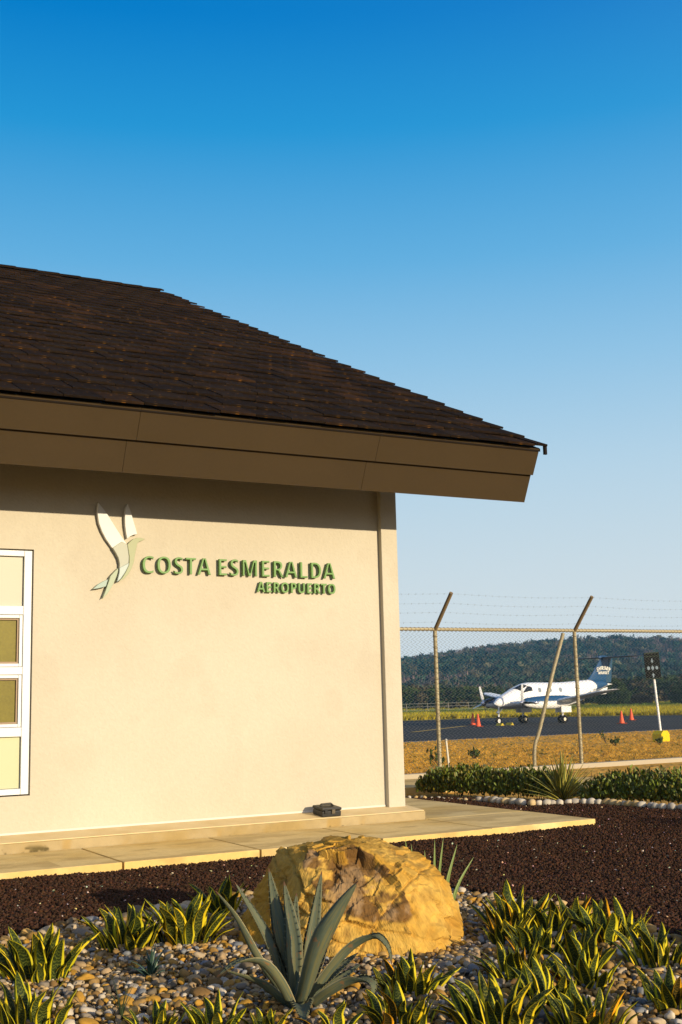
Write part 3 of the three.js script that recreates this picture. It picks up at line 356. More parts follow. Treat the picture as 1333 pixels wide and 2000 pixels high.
// ---------------------------------------------------------------- agave in front of the boulder
{
  const t = thing('agave', 'large blue-grey agave with toothed leaves in front of the ochre boulder', 'agave', [2.275, BED, -4.50]);
  const agTex = tex(128, (u, v) => { const a = fbm(u * .4, v, 12, 4, 601), b = fbm(u, v * .2, 24, 3, 611), e = Math.abs(u - .5) * 2; let k = mixc([.048, .066, .046], [.092, .106, .066], a); k = mixc(k, [.140, .125, .045], smooth(.42, .62, b) * .6); k = mixc(k, [.17, .09, .035], smooth(.74, .80, fbm(u * .5 + .3, v, 16, 3, 621)) * .8); k = mixc(k, [.34, .28, .14], smooth(.90, .98, e) * .7); return mixc(k, [.10, .05, .025], smooth(.945, .975, v)); }, { m: 512 });
  const mat = std({ map: agTex, roughness: .65, specularIntensity: .3 });
  const L = [
    [.068, [[-.006, .017, -.038], [-.030, .308, -.131], [-.021, .513, -.241]], 0],
    [.074, [[-.018, .004, -.010], [-.001, .254, -.058], [.009, .465, -.155]], 0],
    [.064, [[.030, .012, -.040], [.113, .256, -.097], [.197, .491, -.165]], 0],
    [.084, [[-.019, .006, .047], [-.003, .253, .182], [.050, .404, .257], [.106, .512, .311]], 1],
    [.056, [[-.024, .010, -.036], [-.108, .277, -.118], [-.211, .483, -.176]], 2],
    [.050, [[-.036, .005, -.020], [-.158, .195, -.088], [-.237, .353, -.110], [-.304, .456, -.147]], 2],
    [.060, [[-.052, -.007, .028], [-.129, .112, .065], [-.225, .208, .081], [-.303, .214, .059], [-.383, .165, .038]], 2],
    [.066, [[.031, .013, .017], [.115, .136, .065], [.201, .227, .113], [.263, .261, .170], [.297, .224, .201], [.312, .156, .209]], 2],
    [.070, [[.055, .009, -.038], [.162, .088, -.024], [.277, .169, -.005]], 2],
    [.075, [[.075, -.017, -.073], [.209, .025, -.112], [.370, .094, -.137]], 2],
    [.070, [[.009, .006, .074], [.057, .076, .169], [.127, .126, .254], [.162, .116, .309], [.143, .050, .309]], 2],
    [.066, [[.04, .0, -.03], [.15, .17, -.10], [.25, .31, -.16]], 2],
    [.060, [[-.05, .0, .0], [-.17, .10, -.04], [-.30, .16, -.08]], 2],
    [.062, [[.0, .0, -.05], [.05, .24, -.15], [.10, .40, -.22]], 0],
    [.085, [[-.045, .016, .089], [-.109, .060, .225], [-.165, .066, .343], [-.203, .049, .425]], 2],
  ];
  const sideCam = V(.873, 0, .488), toCam = V(-.488, 0, .873), tooth = new THREE.ConeGeometry(.0028, .012, 4);
  for (const [w, raw, mode] of L) {
    const pts = raw.map((p) => V(p[0], p[1] + .015, p[2])), tip = pts[pts.length - 1], h = V(tip.x, 0, tip.z).normalize(); let side = V(h.z, 0, -h.x);
    if (mode === 0) side = sideCam.clone().multiplyScalar(-1); if (mode === 1) side = sideCam.clone().applyAxisAngle(V(0, 1, 0), .25); if (mode === 2) side = side.multiplyScalar(.75).addScaledVector(sideCam, (side.dot(sideCam) > 0 ? 1 : -1) * .5);
    const c = new THREE.CatmullRomCurve3(pts), mid = c.getPoint(.6), T = c.getTangent(.5), up = side.clone().cross(T); const inward = mode === 1 ? up.dot(toCam) > 0 : mode === 0 ? up.dot(toCam) < 0 : up.y < 0; if (inward) side.negate();
    const prof = (s) => w / 2 * (s < .45 ? lerp(.72, 1.0, smooth(0, .45, s)) : Math.pow(Math.max(0, 1 - (s - .45) / .55), .8)) + .0008; const g = [clean(leafGeo(pts, side, prof, { n: 16, keel: .42, th: .014 }))];
    for (let k = 2; k < 17; k++) for (const sg of [-1, 1]) { const s = k / 18, P = c.getPoint(s), Tn = c.getTangent(s), S = side.clone().addScaledVector(Tn, -side.dot(Tn)).normalize(), N = S.clone().cross(Tn), e = P.addScaledVector(S, sg * prof(s)).addScaledVector(N, .42 * (1 - .6 * s) * prof(s) * 1.6), tg = tooth.clone(); tg.applyQuaternion(new THREE.Quaternion().setFromUnitVectors(V(0, 1, 0), S.clone().multiplyScalar(sg).addScaledVector(Tn, .5).normalize())); tg.translate(e.x, e.y, e.z); g.push(clean(tg)); }
    part('leaf', merge(g), mat, t);
  }
  part('leaf', leafGeo([V(-.12, .02, .04), V(-.17, .035, .06), V(-.23, .045, .10)], V(.3, 0, 1), (s) => .012 * (1 - s * .8), { th: .003 }), flat(.20, .13, .05), t, { label: 'withered brown leaf lying low on the pebbles' });
  part('heart', new THREE.ConeGeometry(.055, .16, 10).translate(0, .07, -.005), mat, t);
}

// ---------------------------------------------------------------- snake plants
const snakeTex = tex(128, (u, v) => {
  const e = Math.abs(u - .5) * 2, wob = (fbm(u, v, 8, 3, 701) - .5) * .10, m = smooth(.62, .69, e + wob), z = Math.sin(v * 95 + (fbm(u, v, 10, 3, 711) - .5) * 11 + Math.cos((u - .5) * 5) * 3), band = smooth(.1, .75, z) * .75;
  const dark = [.018, .027, .006], pale = [.150, .155, .022]; let k = mixc(dark, pale, band * (.45 + .55 * fbm(u, v, 24, 2, 721))); k = mixc(k, [.50, .415, .014], m); return k;
}, { m: 512 });
const snakeMats = [[1, 1, 1], [.84, .9, .85], [1.12, 1.0, .9]].map((c) => std({ map: snakeTex, color: lin(...c), roughness: .6, specularIntensity: .22 })), dryLeaf = std({ map: snakeTex, color: lin(1.1, .62, .55), roughness: .9, specularIntensity: .15 });
const snakeLeaf = [];
for (let k = 0; k < 10; k++) {
  const out = [.10, .22, .35, .5, .75][k % 5], w = rr(.125, .165), cv = rr(.05, .22), tw = rr(-1.1, 1.1); // unit length leaf: grows up, leans to +z
  snakeLeaf.push(leafGeo([V(0, 0, 0), V(rr(-.02, .02), .30, .06 * out), V(rr(-.04, .04), .64, .32 * out), V(rr(-.05, .05), .97 - .1 * out, .55 * out + cv)], V(1, 0, 0), (s) => w * (s < .12 ? lerp(.62, .66, s / .12) : s < .5 ? lerp(.66, 1, smooth(.12, .5, s)) : Math.pow(Math.max(0, 1 - (s - .5) / .5), .62)) + .001, { n: 9, keel: .26, th: .02, twist: tw }));
}
function snakePlant([x, z], w, h, n, label, y = BED) {
  const t = thing('snake_plant', label, 'plant', [x, y, z], 0, 'variegated snake plants in the pebble bed');
  n = Math.round(n * 1.75); w *= 1.12; h *= .98;
  for (let i = 0; i < n; i++) {
    const f = Math.sqrt((i + .5) / n), a = i * 2.4 + rr(-.5, .5), r = f * w * .36, len = h * rr(.55, 1.15) * (1 - .18 * f), lean = .02 + .30 * f * rr(.4, 1.3);
    const o = part('leaf', snakeLeaf[(f < .5 ? [0, 1, 5, 6] : [1, 2, 3, 7, 8, 4])[Math.floor(rnd() * (f < .5 ? 4 : 6))]], rnd() < .045 ? dryLeaf : snakeMats[i % 3], t); o.position.set(Math.sin(a) * r, rr(-.006, .004), Math.cos(a) * r); o.rotation.order = 'YXZ'; o.rotation.set(lean, a + rr(-.4, .4), rr(-.12, .12)); const sw = clamp(len * rr(.85, 1.2), .12, .25); o.scale.set(sw, len, len);
  }
}
[
  [[1.50, -5.60], .32, .27, 22, 'bushy snake plant at the left rim of the bed, its leaf tips against the mulch'],
  [[2.06, -6.00], .31, .27, 18, 'snake plant below the shaded patch of mulch, left of the small dark agave'],
  [[2.36, -5.96], .32, .31, 17, 'tall half shaded snake plant left of the big agave'],
  [[2.82, -6.58], .20, .27, 9, 'small snake plant touching the left end of the boulder'],
  [[1.33, -5.86], .16, .20, 6, 'snake plant cut by the left edge of the photo, only leaf tips in view'],
  [[1.26, -4.82], .32, .21, 15, 'snake plant in the bottom left corner with broad upright leaves'],
  [[1.66, -4.50], .20, .13, 8, 'low snake plant at the bottom edge below the round ochre pebble'],
  [[1.84, -4.36], .20, .16, 9, 'low snake plant at the bottom edge left of the agave'],
  [[1.99, -4.22], .14, .14, 6, 'sparse snake plant at the bottom edge just under the agave leaf'],
  [[2.74, -4.42], .30, .19, 16, 'snake plant at the foot of the boulder right of the agave'],
  [[2.46, -4.02], .29, .17, 13, 'snake plant below the drooping right leaf of the agave'],
  [[2.18, -4.03], .13, .15, 5, 'narrow snake plant at the bottom edge right of the agave base'],
  [[3.70, -5.02], .25, .18, 12, 'sparse snake plant beside the right side of the boulder'],
  [[3.92, -5.24], .30, .26, 16, 'snake plant at the mulch edge, farthest from the camera right of the boulder'],
  [[3.65, -4.70], .26, .23, 14, 'snake plant in the middle of the clumps right of the boulder'],
  [[4.25, -5.15], .22, .20, 12, 'snake plant with one broad bright leaf at the mulch edge'],
  [[4.06, -4.70], .26, .25, 14, 'snake plant leaning over the brown flat pebble at the mulch edge'],
  [[4.24, -4.74], .19, .21, 10, 'small snake plant behind, at the mulch edge near the right side'],
  [[3.92, -4.18], .27, .23, 15, 'large leaved snake plant by the right edge of the photo'],
  [[3.27, -4.36], .27, .19, 15, 'snake plant between the boulder and the middle clumps, on shaded pebbles'],
  [[3.42, -4.09], .27, .17, 16, 'dense snake plant with short crowded leaves right of centre'],
  [[2.72, -3.78], .34, .22, 17, 'broad snake plant at the bottom edge right of the boulder'],
  [[2.99, -3.58], .31, .21, 16, 'spreading snake plant at the bottom edge left of the pale cobbles'],
  [[4.44, -4.34], .22, .22, 10, 'snake plant half cut by the right edge, its back against the mulch'],
  [[3.63, -4.36], .24, .21, 11, 'snake plant filling the gap left of the large leaved one near the right edge'],
  [[3.12, -3.98], .24, .20, 11, 'snake plant rising just behind the bottom clumps right of the boulder'],
  [[4.02, -5.02], .22, .22, 10, 'snake plant wedged between the farthest clump and the bright broad leaf'],
  [[3.45, -3.62], .22, .19, 11, 'snake plant at the bottom right above the pale cobbles'],
].forEach((a) => snakePlant(...a));

// other rosettes
function rosette(t, n, len, w, mat, { lean0 = .1, lean1 = 1.2, th = .004, keel = .3, curve = .1 } = {}) {
  const gs = [0, 1, 2].map(() => leafGeo([V(0, 0, 0), V(rr(-.02, .02), .5, -curve * .3), V(rr(-.04, .04), 1, curve * rr(.2, 1.4))], V(1, 0, 0), (s) => w / len / 2 * (s < .3 ? lerp(.75, 1, s / .3) : Math.pow(1 - (s - .3) / .7, .8)) + .001, { n: 7, keel, th: th / len }));
  for (let i = 0; i < n; i++) { const f = (i + .5) / n, o = part('leaf', gs[i % 3], mat, t); o.rotation.order = 'YXZ'; o.rotation.set(lerp(lean0, lean1, f) + rr(-.08, .08), i * 2.4 + rr(-.3, .3), 0); o.scale.setScalar(len * rr(.82, 1.1)); o.position.y = (1 - f) * len * .06; }
}
rosette(thing('small_agave', 'small dark green agave alone on the pebbles left of the big one', 'agave', [1.93, BED + .01, -5.31]), 13, .14, .022, std({ map: tex(64, (u, v) => { const e = Math.abs(u - .5) * 2; return mixc([.016, .040, .026], [.10, .16, .10], smooth(.72, .9, e)); }), roughness: .5 }), { lean0: .15, lean1: 1.15, curve: .2 });
{
  const yucca = std({ map: tex(64, (u, v) => { const e = Math.abs(u - .5) * 2; return mixc([.085, .105, .018], [.33, .28, .045], smooth(.35, .7, e + (fbm(u, v * 4, 8, 2, 801) - .5) * .3)); }), roughness: .6 });
  rosette(thing('yucca', 'spiky yellow-green rosette plant standing between the two low hedges', 'yucca', [9.02, -.08, -11.02]), 72, .52, .040, yucca, { lean0: .02, lean1: 1.35, curve: .04, keel: .5 });
  const t = thing('aloe', 'upright narrow green leaves standing behind the right end of the boulder', 'aloe', [3.86, -.07, -5.92]), am = flat(.12, .17, .026, .5);
  for (const [x, y, z, lx, l] of [[-.26, 0, -.02, -.04, .40], [-.20, 0, -.06, -.02, .38], [-.13, 0, -.02, -.03, .42], [-.10, 0, -.05, .0, .38], [0, 0, 0, .03, .40], [.04, 0, -.03, .07, .40], [.06, 0, 0, .11, .33], [.08, 0, -.02, .12, .36], [.11, 0, 0, .19, .28], [-.02, 0, -.05, .01, .34]]) part('leaf', leafGeo([V(x, y, z), V(x + lx * .35, l * .5, z), V(x + lx, l, z - .01)], V(1, 0, .3), (s) => .0115 * (s < .2 ? 1 : Math.pow(1 - (s - .2) / .8, .7)) + .0006, { n: 7, keel: .4, th: .006 }), am, t);
  const sp = thing('spiky_seedling', 'few thin dark grass-like leaves rising from the pebbles near the bottom left', 'plant', [1.60, BED, -4.74]);
  for (let i = 0; i < 8; i++) { const a = i * 2.4, l = rr(.09, .17); part('leaf', leafGeo([V(0, 0, 0), V(Math.sin(a) * l * .15, l * .5, Math.cos(a) * l * .15), V(Math.sin(a) * l * .5, l, Math.cos(a) * l * .5)], V(Math.cos(a), 0, -Math.sin(a)), (s) => .005 * (1 - s) + .0005, { n: 5, th: .002 }), flat(.03, .045, .018, .5), sp); }
}

// ---------------------------------------------------------------- hedges
const budLeaf = (() => { const g = leafGeo([V(0, 0, 0), V(0, .5, .06), V(0, 1, .22)], V(1, 0, 0), (s) => .30 * Math.pow(Math.sin(Math.PI * Math.min(.999, .12 + s * .86)), .7), { n: 3, keel: .25, th: .02 }); return g; })();
function hedge(label, a, b, wd, ht, n, name = 'hedge', cat = 'hedge') {
  const t = thing(name, label, cat, [a.x, 0, a.z]), d = b.clone().sub(a), L = d.length(), u = d.clone().normalize(), s = V(-u.z, 0, u.x), list = [], stems = [];
  for (let i = 0; i < n; i++) {
    const al = rr(-.04, L + .04), bump = .82 + .36 * fbm3(V(al * 1.0 + a.x, 2, a.z), 2.6, 2, 91), H = ht * bump * (1 - .35 * Math.pow(clamp(Math.abs(al - L / 2) / (L / 2)), 8)), ph = rr(-1.35, 1.35), rad = Math.pow(rnd(), .28), yy = H * rad * Math.cos(ph * .8 + (rnd() < .5 ? .1 : -.1)) * rr(.12, 1) ** .5, ww = wd / 2 * rad * Math.sin(ph) * (.9 + .3 * fbm3(V(al, yy * 2, 3), 4, 2, 95));
    const p = u.clone().multiplyScalar(al).addScaledVector(s, ww); p.y = -.09 + yy * rr(.9, 1.05); const b2 = rr(.55, 1.5), yl = rnd() < .25 ? 1.5 : 1; list.push({ p, rot: [rr(-.7, .7), rr(0, 6.3), rr(-.7, .7)], s: rr(.032, .058), c: lin(.095 * b2 * yl, .120 * b2, .009 * b2) });
  }
  for (let i = 0; i < L * 16; i++) { const al = rr(0, L), o = rr(-.3, .3) * wd, p0 = u.clone().multiplyScalar(al).addScaledVector(s, o * .6); p0.y = -.1; const p1 = p0.clone().addScaledVector(s, o * .7).addScaledVector(u, rr(-.08, .08)); p1.y = ht * rr(.5, .75); stems.push(rod(p0, p1, .006, 4, .003)); }
  instanced('foliage', budLeaf, std({ roughness: .5 }), list, t); part('stems', merge(stems), flat(.06, .045, .025), t);
}
hedge('long clipped leafy hedge between the sidewalk end and the yucca', V(8.60, 0, -13.15), V(9.22, 0, -11.15), .62, .385, 9000);
hedge('clipped leafy hedge right of the yucca running out of the photo', V(9.30, 0, -10.75), V(9.98, 0, -8.5), .62, .375, 9000);
hedge('round leafy garden shrub whose shade lies across the mulch at the right', V(8.55, 0, -5.1), V(9.5, 0, -4.6), .8, 1.0, 4200, 'garden_shrub', 'shrub');

{
  const l = []; for (let i = 0; i < 420; i++) { const x = rr(.8, 9), z = rr(-10, -3.2), onM = inside(mulchPoly, x, z); if (!onM && !inside(bedPoly, x, z)) continue; if (Math.hypot(x - 3.07, z + 5.53) < .62) continue; const b = rr(.5, 1.3); l.push({ p: V(x, onM ? MULCH + .006 : BED + .05, z), rot: [rr(1.1, 1.9), rr(0, 6.3), rr(-.5, .5)], s: rr(.016, .042), c: rnd() < .2 ? lin(.30 * b, .24 * b, .14 * b) : lin(.17 * b, .095 * b, .035 * b) }); }
  instanced('leaf_litter', budLeaf, std({ roughness: .9 }), l).userData.label = 'scattered dry brown leaves lying on the mulch and pebbles';
}

// row of rounded stones along the hedges
{
  const t = thing('stone_border', 'row of rounded river stones edging the hedges beside the mulch', 'stone border', [0, 0, 0]);
  const c = new THREE.CatmullRomCurve3([V(7.72, 0, -12.75), V(8.0, 0, -12.35), V(8.16, 0, -11.4), V(8.32, 0, -10.62), V(8.66, 0, -10.42), V(8.86, 0, -10.12), V(8.95, 0, -9.5), V(9.12, 0, -8.9), V(9.3, 0, -8.3)]);
  const gs = [0, 1, 2, 3].map((i) => lump(60 + i, 2, .5, 1, .8, .85)), mats = [[.46, .34, .17], [.40, .36, .28], [.50, .44, .34], [.34, .30, .24], [.42, .29, .12]].map((q) => flat(...q, .8));
  for (let i = 0; i < 58; i++) { const p = c.getPointAt(clamp((i + rr(-.15, .15)) / 58)), big = i > 16; part('stone', gs[i % 4], mats[Math.floor(rnd() * 5)], t, { pos: [p.x + rr(-.02, .02), big ? -.03 : -.055, p.z + rr(-.02, .02)], rot: [rr(-.3, .3), rr(0, 6), rr(-.3, .3)], scale: big ? rr(.045, .062) : rr(.022, .04) }); }
}

// ---------------------------------------------------------------- chain link fence
{
  const FZ = -14.95, t = thing('chain_link_fence', 'chain link security fence with barbed wire arms beyond the hedges', 'fence', [0, 0, 0]);
  const steelTex = tex(128, (u, v) => { const a = fbm(u, v, 8, 4, 821), b = fbm(u, v, 40, 2, 831); return mixc(mixc([.25, .21, .125], [.37, .325, .205], a), [.12, .085, .04], smooth(.62, .8, b) * .7); });
  const steel = std({ map: steelTex, roughness: .6, metalness: .15 }), dull = flat(.16, .115, .06, .7), wire = flat(.13, .135, .12, .6);
  const posts = [7.235, 9.945, 12.655, 15.365, 18.075];
  for (const x of posts) {
    const p = part('post', rod(V(x, -.1, FZ), V(x, 2.15, FZ), .030, 12), steel, t); part('arm', rod(V(x, 2.15, FZ), V(x, 2.675, FZ + .475), .031, 12, .029), dull, p); part('cap', new THREE.SphereGeometry(.035, 12, 8).translate(x, 2.15, FZ), steel, p);
    const ties = []; for (let y = .12; y < 2.05; y += .16) ties.push(new THREE.TorusGeometry(.034, .0045, 5, 14).rotateX(Math.PI / 2 + .35).translate(x, y + hash(Math.round(y * 50), Math.round(x), 3) * .04, FZ)); part('wire_ties', merge(ties), dull, p);
  }
  part('top_rail', rod(V(6.3, 2.165, FZ + .004), V(18.2, 2.165, FZ + .004), .025, 10), steel, t);
  { const ties = []; for (let x = 6.35; x < 18; x += .075) ties.push(new THREE.TorusGeometry(.029, .0042, 5, 10).rotateY(Math.PI / 2 + .5).translate(x, 2.163, FZ + .004)); part('rail_wraps', merge(ties), dull, t, { kind: 'stuff' }); }
  part('brace', tube([V(12.47, 2.12, FZ - .06), V(12.17, 1.35, FZ - .07), V(11.90, .58, FZ - .08), V(11.80, .36, FZ - .08), V(11.77, -.06, FZ - .08)], .031, 10, 28, true), steel, t, { label: 'bent leaning brace pole' });
  // woven diamond mesh: zigzag wires, each crossing its neighbours
  { const pitch = .0755, h = .0390, r = .0033, y0 = .06, y1 = 2.15, pos = [], idx = []; let base = 0;
    for (let x = 6.9; x < 16.6; x += pitch / 1) {
      const nodes = []; let k = 0; for (let y = y0; y < y1; y += h, k++) nodes.push([x + (k % 2 ? pitch / 2 : -pitch / 2) * 1.04, y, FZ + .012 + (k % 2 ? .004 : -.004) + .02]);
      nodes.forEach(([a, b, c], i) => { for (let j = 0; j < 4; j++) { const an = j * Math.PI / 2; pos.push(a + Math.cos(an) * r * 1.2, b, c + Math.sin(an) * r * 1.2); } if (i) for (let j = 0; j < 4; j++) { const A = base + (i - 1) * 4 + j, B = base + (i - 1) * 4 + (j + 1) % 4; idx.push(A, B, B + 4, A, B + 4, A + 4); } }); base += nodes.length * 4;
    }
    const g = new THREE.BufferGeometry(); g.setAttribute('position', new THREE.Float32BufferAttribute(pos, 3)); g.setIndex(idx); g.computeVertexNormals(); part('wire_mesh', g, wire, t, { kind: 'stuff' }); }
  for (let s = 0; s < 4; s++) {
    const f = [.97, .72, .48, .22][s], y = 2.15 + .525 * f, z = FZ + .475 * f + .04, g = []; for (let i = 0; i < posts.length - 1; i++) { const P = []; for (let k = 0; k <= 10; k++) P.push(V(lerp(posts[i], posts[i + 1], k / 10), y - .03 * Math.sin(Math.PI * k / 10), z)); g.push(tube(P, .0006, 4, 10)); }
    for (let x = 7.3; x < 18; x += .125) { const sag = .03 * Math.sin(Math.PI * mod(x - 7.235, 2.71) / 2.71); g.push(rod(V(x - .012, y - sag - .011, z), V(x + .012, y - sag + .011, z), .0010, 4), rod(V(x + .008, y - sag - .012, z - .006), V(x - .008, y - sag + .012, z + .006), .0010, 4)); }
    part('barbed_wire', merge(g), wire, t);
  }
  const st = thing('marker_stake', 'short slanted white stake standing beside the near fence post', 'stake', [9.90, -.05, -14.62]); part('rod', rod(V(.0, 0, 0), V(-.05, .57, 0), .016, 8), flat(.50, .47, .38), st); part('cap', new THREE.SphereGeometry(.022, 8, 6).translate(-.05, .575, 0), flat(.35, .34, .30), st);
}

// ---------------------------------------------------------------- apron: sign, cones, aircraft
{
  const t = thing('apron_sign', 'dark board with pale arrows on a white pole in a yellow concrete block', 'sign', [26.72, groundY(26.7, -27.75), -27.75], -.62), yel = flat(.62, .44, .012, .7), pale = flat(.20, .26, .30, .6);
  part('base', wuv(extr([[-.20, 0], [.20, 0], [.20, .26], [.10, .36], [-.10, .36], [-.20, .26]], .34, .01).translate(0, 0, -.17).rotateY(.75)), yel, t);
  part('pole', rod(V(0, .3, 0), V(-.10, 2.02, 0), .036, 10), flat(.74, .72, .68, .5), t);
  const b = part('panel', bevelBox(-.235, .235, 0, .83, -.02, .02, .004), flat(.007, .008, .007, .8), t, { pos: [-.115, 1.95, .06], rot: [0, 0, .04], label: 'black board with faint pale symbols' });
  const flatS = (name, pts, x, y) => part(name, new THREE.ExtrudeGeometry(poly(pts), { depth: .003, bevelEnabled: false }).translate(x, y, .0205), pale, b);
  const dm = [[0, -.085], [.05, 0], [0, .085], [-.05, 0]], ov = []; for (let i = 0; i < 12; i++) ov.push([.042 * Math.cos(i * Math.PI / 6), .058 * Math.sin(i * Math.PI / 6)]);
  flatS('arrow', [[-.018, .07], [.018, .07], [.018, 0], [.045, 0], [0, -.075], [-.045, 0], [-.018, 0]], 0, .57); flatS('arrow', [[-.018, -.07], [.018, -.07], [.018, 0], [.045, 0], [0, .075], [-.045, 0], [-.018, 0]], 0, .12);
  flatS('diamond', dm, 0, .345); flatS('disc', ov, -.125, .345); flatS('disc', ov, .125, .345);
  const gr = flat(.035, .055, .03, .6), fr = (x0, x1, y0, y1) => part('border', box(x0, x1, y0, y1, .0205, .024), gr, b); fr(-.225, .225, .80, .82); fr(-.225, .225, .70, .715); fr(-.225, .225, .01, .025);
}
{
  const orange = flat(.72, .085, .02, .55), coll = flat(.62, .50, .42, .5), rub = flat(.30, .05, .015, .7);
  const cone = thing('traffic_cone', '', 'traffic cone', [0, 0, 0], 0, 'orange traffic cones on the apron');
  part('body', new THREE.LatheGeometry([[.17, .03], [.155, .10], [.10, .42], [.035, .78], [.02, .79], [0, .79]].map(([x, y]) => new THREE.Vector2(x, y)), 20), orange, cone); part('base', slabBox(-.23, .23, 0, .035, -.23, .23, .01), rub, cone);
  [[44.12, -61.8, 'orange traffic cone nearest the aircraft nose, standing by the propeller'], [46.35, -65.5, 'shaded orange traffic cone, leftmost, behind the one by the propeller'], [51.26, -56.55, 'larger orange traffic cone behind the aircraft tail'], [57.5, -62.45, 'smaller orange traffic cone farther behind the aircraft tail']].forEach(([x, z, label], i) => { const o = i ? cone.clone() : cone; if (i) { o.name = numbered('traffic_cone'); scene.add(o); } o.userData = { ...cone.userData, label }; o.position.set(x, APRON, z); });
}
{
  const plane = thing('aircraft', 'white and blue twin propeller aircraft with a T tail parked on the apron', 'aircraft', [50.45, APRON, -63.3], .105);
  const secs = [[-4.28, 1.38, .02, .02], [-4.22, 1.385, .12, .12], [-4.0, 1.42, .26, .25], [-3.6, 1.50, .40, .38], [-3.1, 1.61, .53, .49], [-2.6, 1.72, .63, .57], [-2.25, 1.78, .70, .62], [-1.75, 1.86, .79, .66], [-1.3, 1.89, .82, .69], [-.6, 1.88, .83, .70], [.6, 1.87, .82, .70], [1.8, 1.89, .80, .69], [2.7, 1.97, .76, .64], [3.6, 2.10, .68, .55], [4.5, 2.26, .57, .44], [5.3, 2.38, .42, .30], [6.0, 2.46, .24, .16], [6.55, 2.50, .06, .05]];
  const sec = (x) => { let k = 0; while (k < secs.length - 2 && x > secs[k + 1][0]) k++; const a = secs[k], b = secs[k + 1], t = clamp((x - a[0]) / (b[0] - a[0])), s = (i) => lerp(a[i], b[i], t); return [s(1), s(2), s(3)]; };
  const surf = (x, th, o = 0) => { const [yc, ry, rz] = sec(x), c = Math.cos(th), s = Math.sin(th), e = .86; return V(x, yc + Math.sign(s) * Math.abs(s) ** e * (ry + o), Math.sign(c) * Math.abs(c) ** e * (rz + o)); };   // th 0 = port side (+z), pi/2 = top
  const W = [.74, .73, .70], BL = [.009, .055, .135], NV = [.010, .028, .07];
  { const xs = []; for (let i = 0; i <= 110; i++) xs.push(lerp(-4.28, 6.55, i / 110)); const n = 56, rings = xs.map((x) => Array.from({ length: n }, (_, j) => surf(x, j / n * 2 * Math.PI))), g = loft(rings), p = g.attributes.position, col = [];
    for (let i = 0; i < p.count; i++) { const x = p.getX(i), y = p.getY(i), [yc, ry] = sec(x), f = (y - yc) / ry; const swoop = 4.75 + .55 * (1 - f * f) - .25, line = -.46 + Math.max(0, x - 1.2) * .055; let c = W; if (x > swoop && f > -.62) c = BL; if (f < line && f > line - .10 && x > -1) c = NV; if (f < line - .19 && x > 1.4) c = [.20, .21, .22]; if (f < -.72 && x < 1.4) c = [.42, .44, .47]; col.push(...c); }
    g.setAttribute('color', new THREE.Float32BufferAttribute(col, 3)); part('fuselage', g, std({ vertexColors: true, roughness: .3 }), plane); }
  const cabinGlass = flat(.20, .23, .26, .15), glass = flat(.012, .016, .02, .08), frame = flat(.5, .5, .5, .4);
  const patch = (x, th, rx, rt, o = .012) => { const rings = []; for (let i = 0; i <= 4; i++) rings.push(Array.from({ length: 18 }, (_, j) => { const a = j / 18 * 2 * Math.PI, k = Math.max(.02, i / 4); return surf(x + rx * k * Math.cos(a), th + rt * k * Math.sin(a), o); })); return loft(rings, true, false); };
  const quad = (c, o = .012) => { const rings = []; for (let i = 0; i <= 5; i++) rings.push(Array.from({ length: 7 }, (_, j) => { const u = i / 5, v = j / 6, x = lerp(lerp(c[0][0], c[1][0], u), lerp(c[3][0], c[2][0], u), v), t = lerp(lerp(c[0][1], c[1][1], u), lerp(c[3][1], c[2][1], u), v); return surf(x, t, o); })); return loft(rings, false, false); };
  for (const s of [0, 1]) {
    const th = (t) => s ? Math.PI - t : t;
    for (const x of [-.78, .18, 1.15, 2.85]) { const r = x > 2 ? .12 : .17; part('window', patch(x, th(.34), r, r / .74, .006), frame, plane); part('pane', patch(x, th(.34), r * .82, r * .82 / .74, .014), cabinGlass, plane); }
    part('windshield', quad([[-2.72, th(1.42)], [-2.42, th(.62)], [-1.72, th(.86)], [-1.98, th(1.42)]]), glass, plane); part('cockpit_window', quad([[-2.30, th(.30)], [-1.42, th(.28)], [-1.42, th(.64)], [-1.72, th(.82)]].map(([a, b]) => [a, b])), glass, plane);
  }
  const foil = (x0, x1, y, z, th) => { const r = []; for (let j = 0; j < 16; j++) { const a = j / 16 * 2 * Math.PI, u = (1 - Math.cos(a)) / 2, t = th * Math.sin(a) * (1.1 - .75 * u) * (x1 - x0); r.push(V(lerp(x0, x1, u), y + t, z)); } return r; };
  const wm = flat(.72, .71, .68, .35), bluem = flat(...BL, .3), navy = flat(.02, .025, .035, .4), chrome = flat(.6, .6, .62, .2, { metalness: .8 }), tyre = flat(.012, .012, .012, .8), hubm = flat(.62, .56, .42, .5), dark = flat(.02, .02, .022, .5);
  for (const s of [1, -1]) {
    const wing = part('wing', loft([foil(-.95, 1.35, 1.30, s * .35, .09), foil(-.85, 1.32, 1.44, s * 1.85, .085), foil(-.35, 1.05, 1.98, s * 5.3, .065), foil(.15, 1.0, 2.10, s * 5.95, .05), foil(.5, .95, 2.12, s * 6.05, .02)].map((r) => s > 0 ? r : r)), wm, plane);
    part('flap', loft([foil(1.05, 1.65, 1.26, s * .75, .05), foil(1.05, 1.55, 1.32, s * 1.5, .05)]), wm, wing);
    const nac = [[-3.40, 1.42, .19, .19], [-3.2, 1.42, .28, .27], [-2.4, 1.40, .38, .34], [-1.6, 1.40, .42, .36], [-.8, 1.40, .43, .37], [.2, 1.44, .38, .36], [1.2, 1.50, .22, .27], [1.9, 1.52, .05, .08]], rings = nac.map(([x, y, a, b]) => Array.from({ length: 24 }, (_, j) => { const t = j / 24 * 2 * Math.PI; return V(x, y + Math.sin(t) * a, s * 1.85 + Math.cos(t) * b); }));
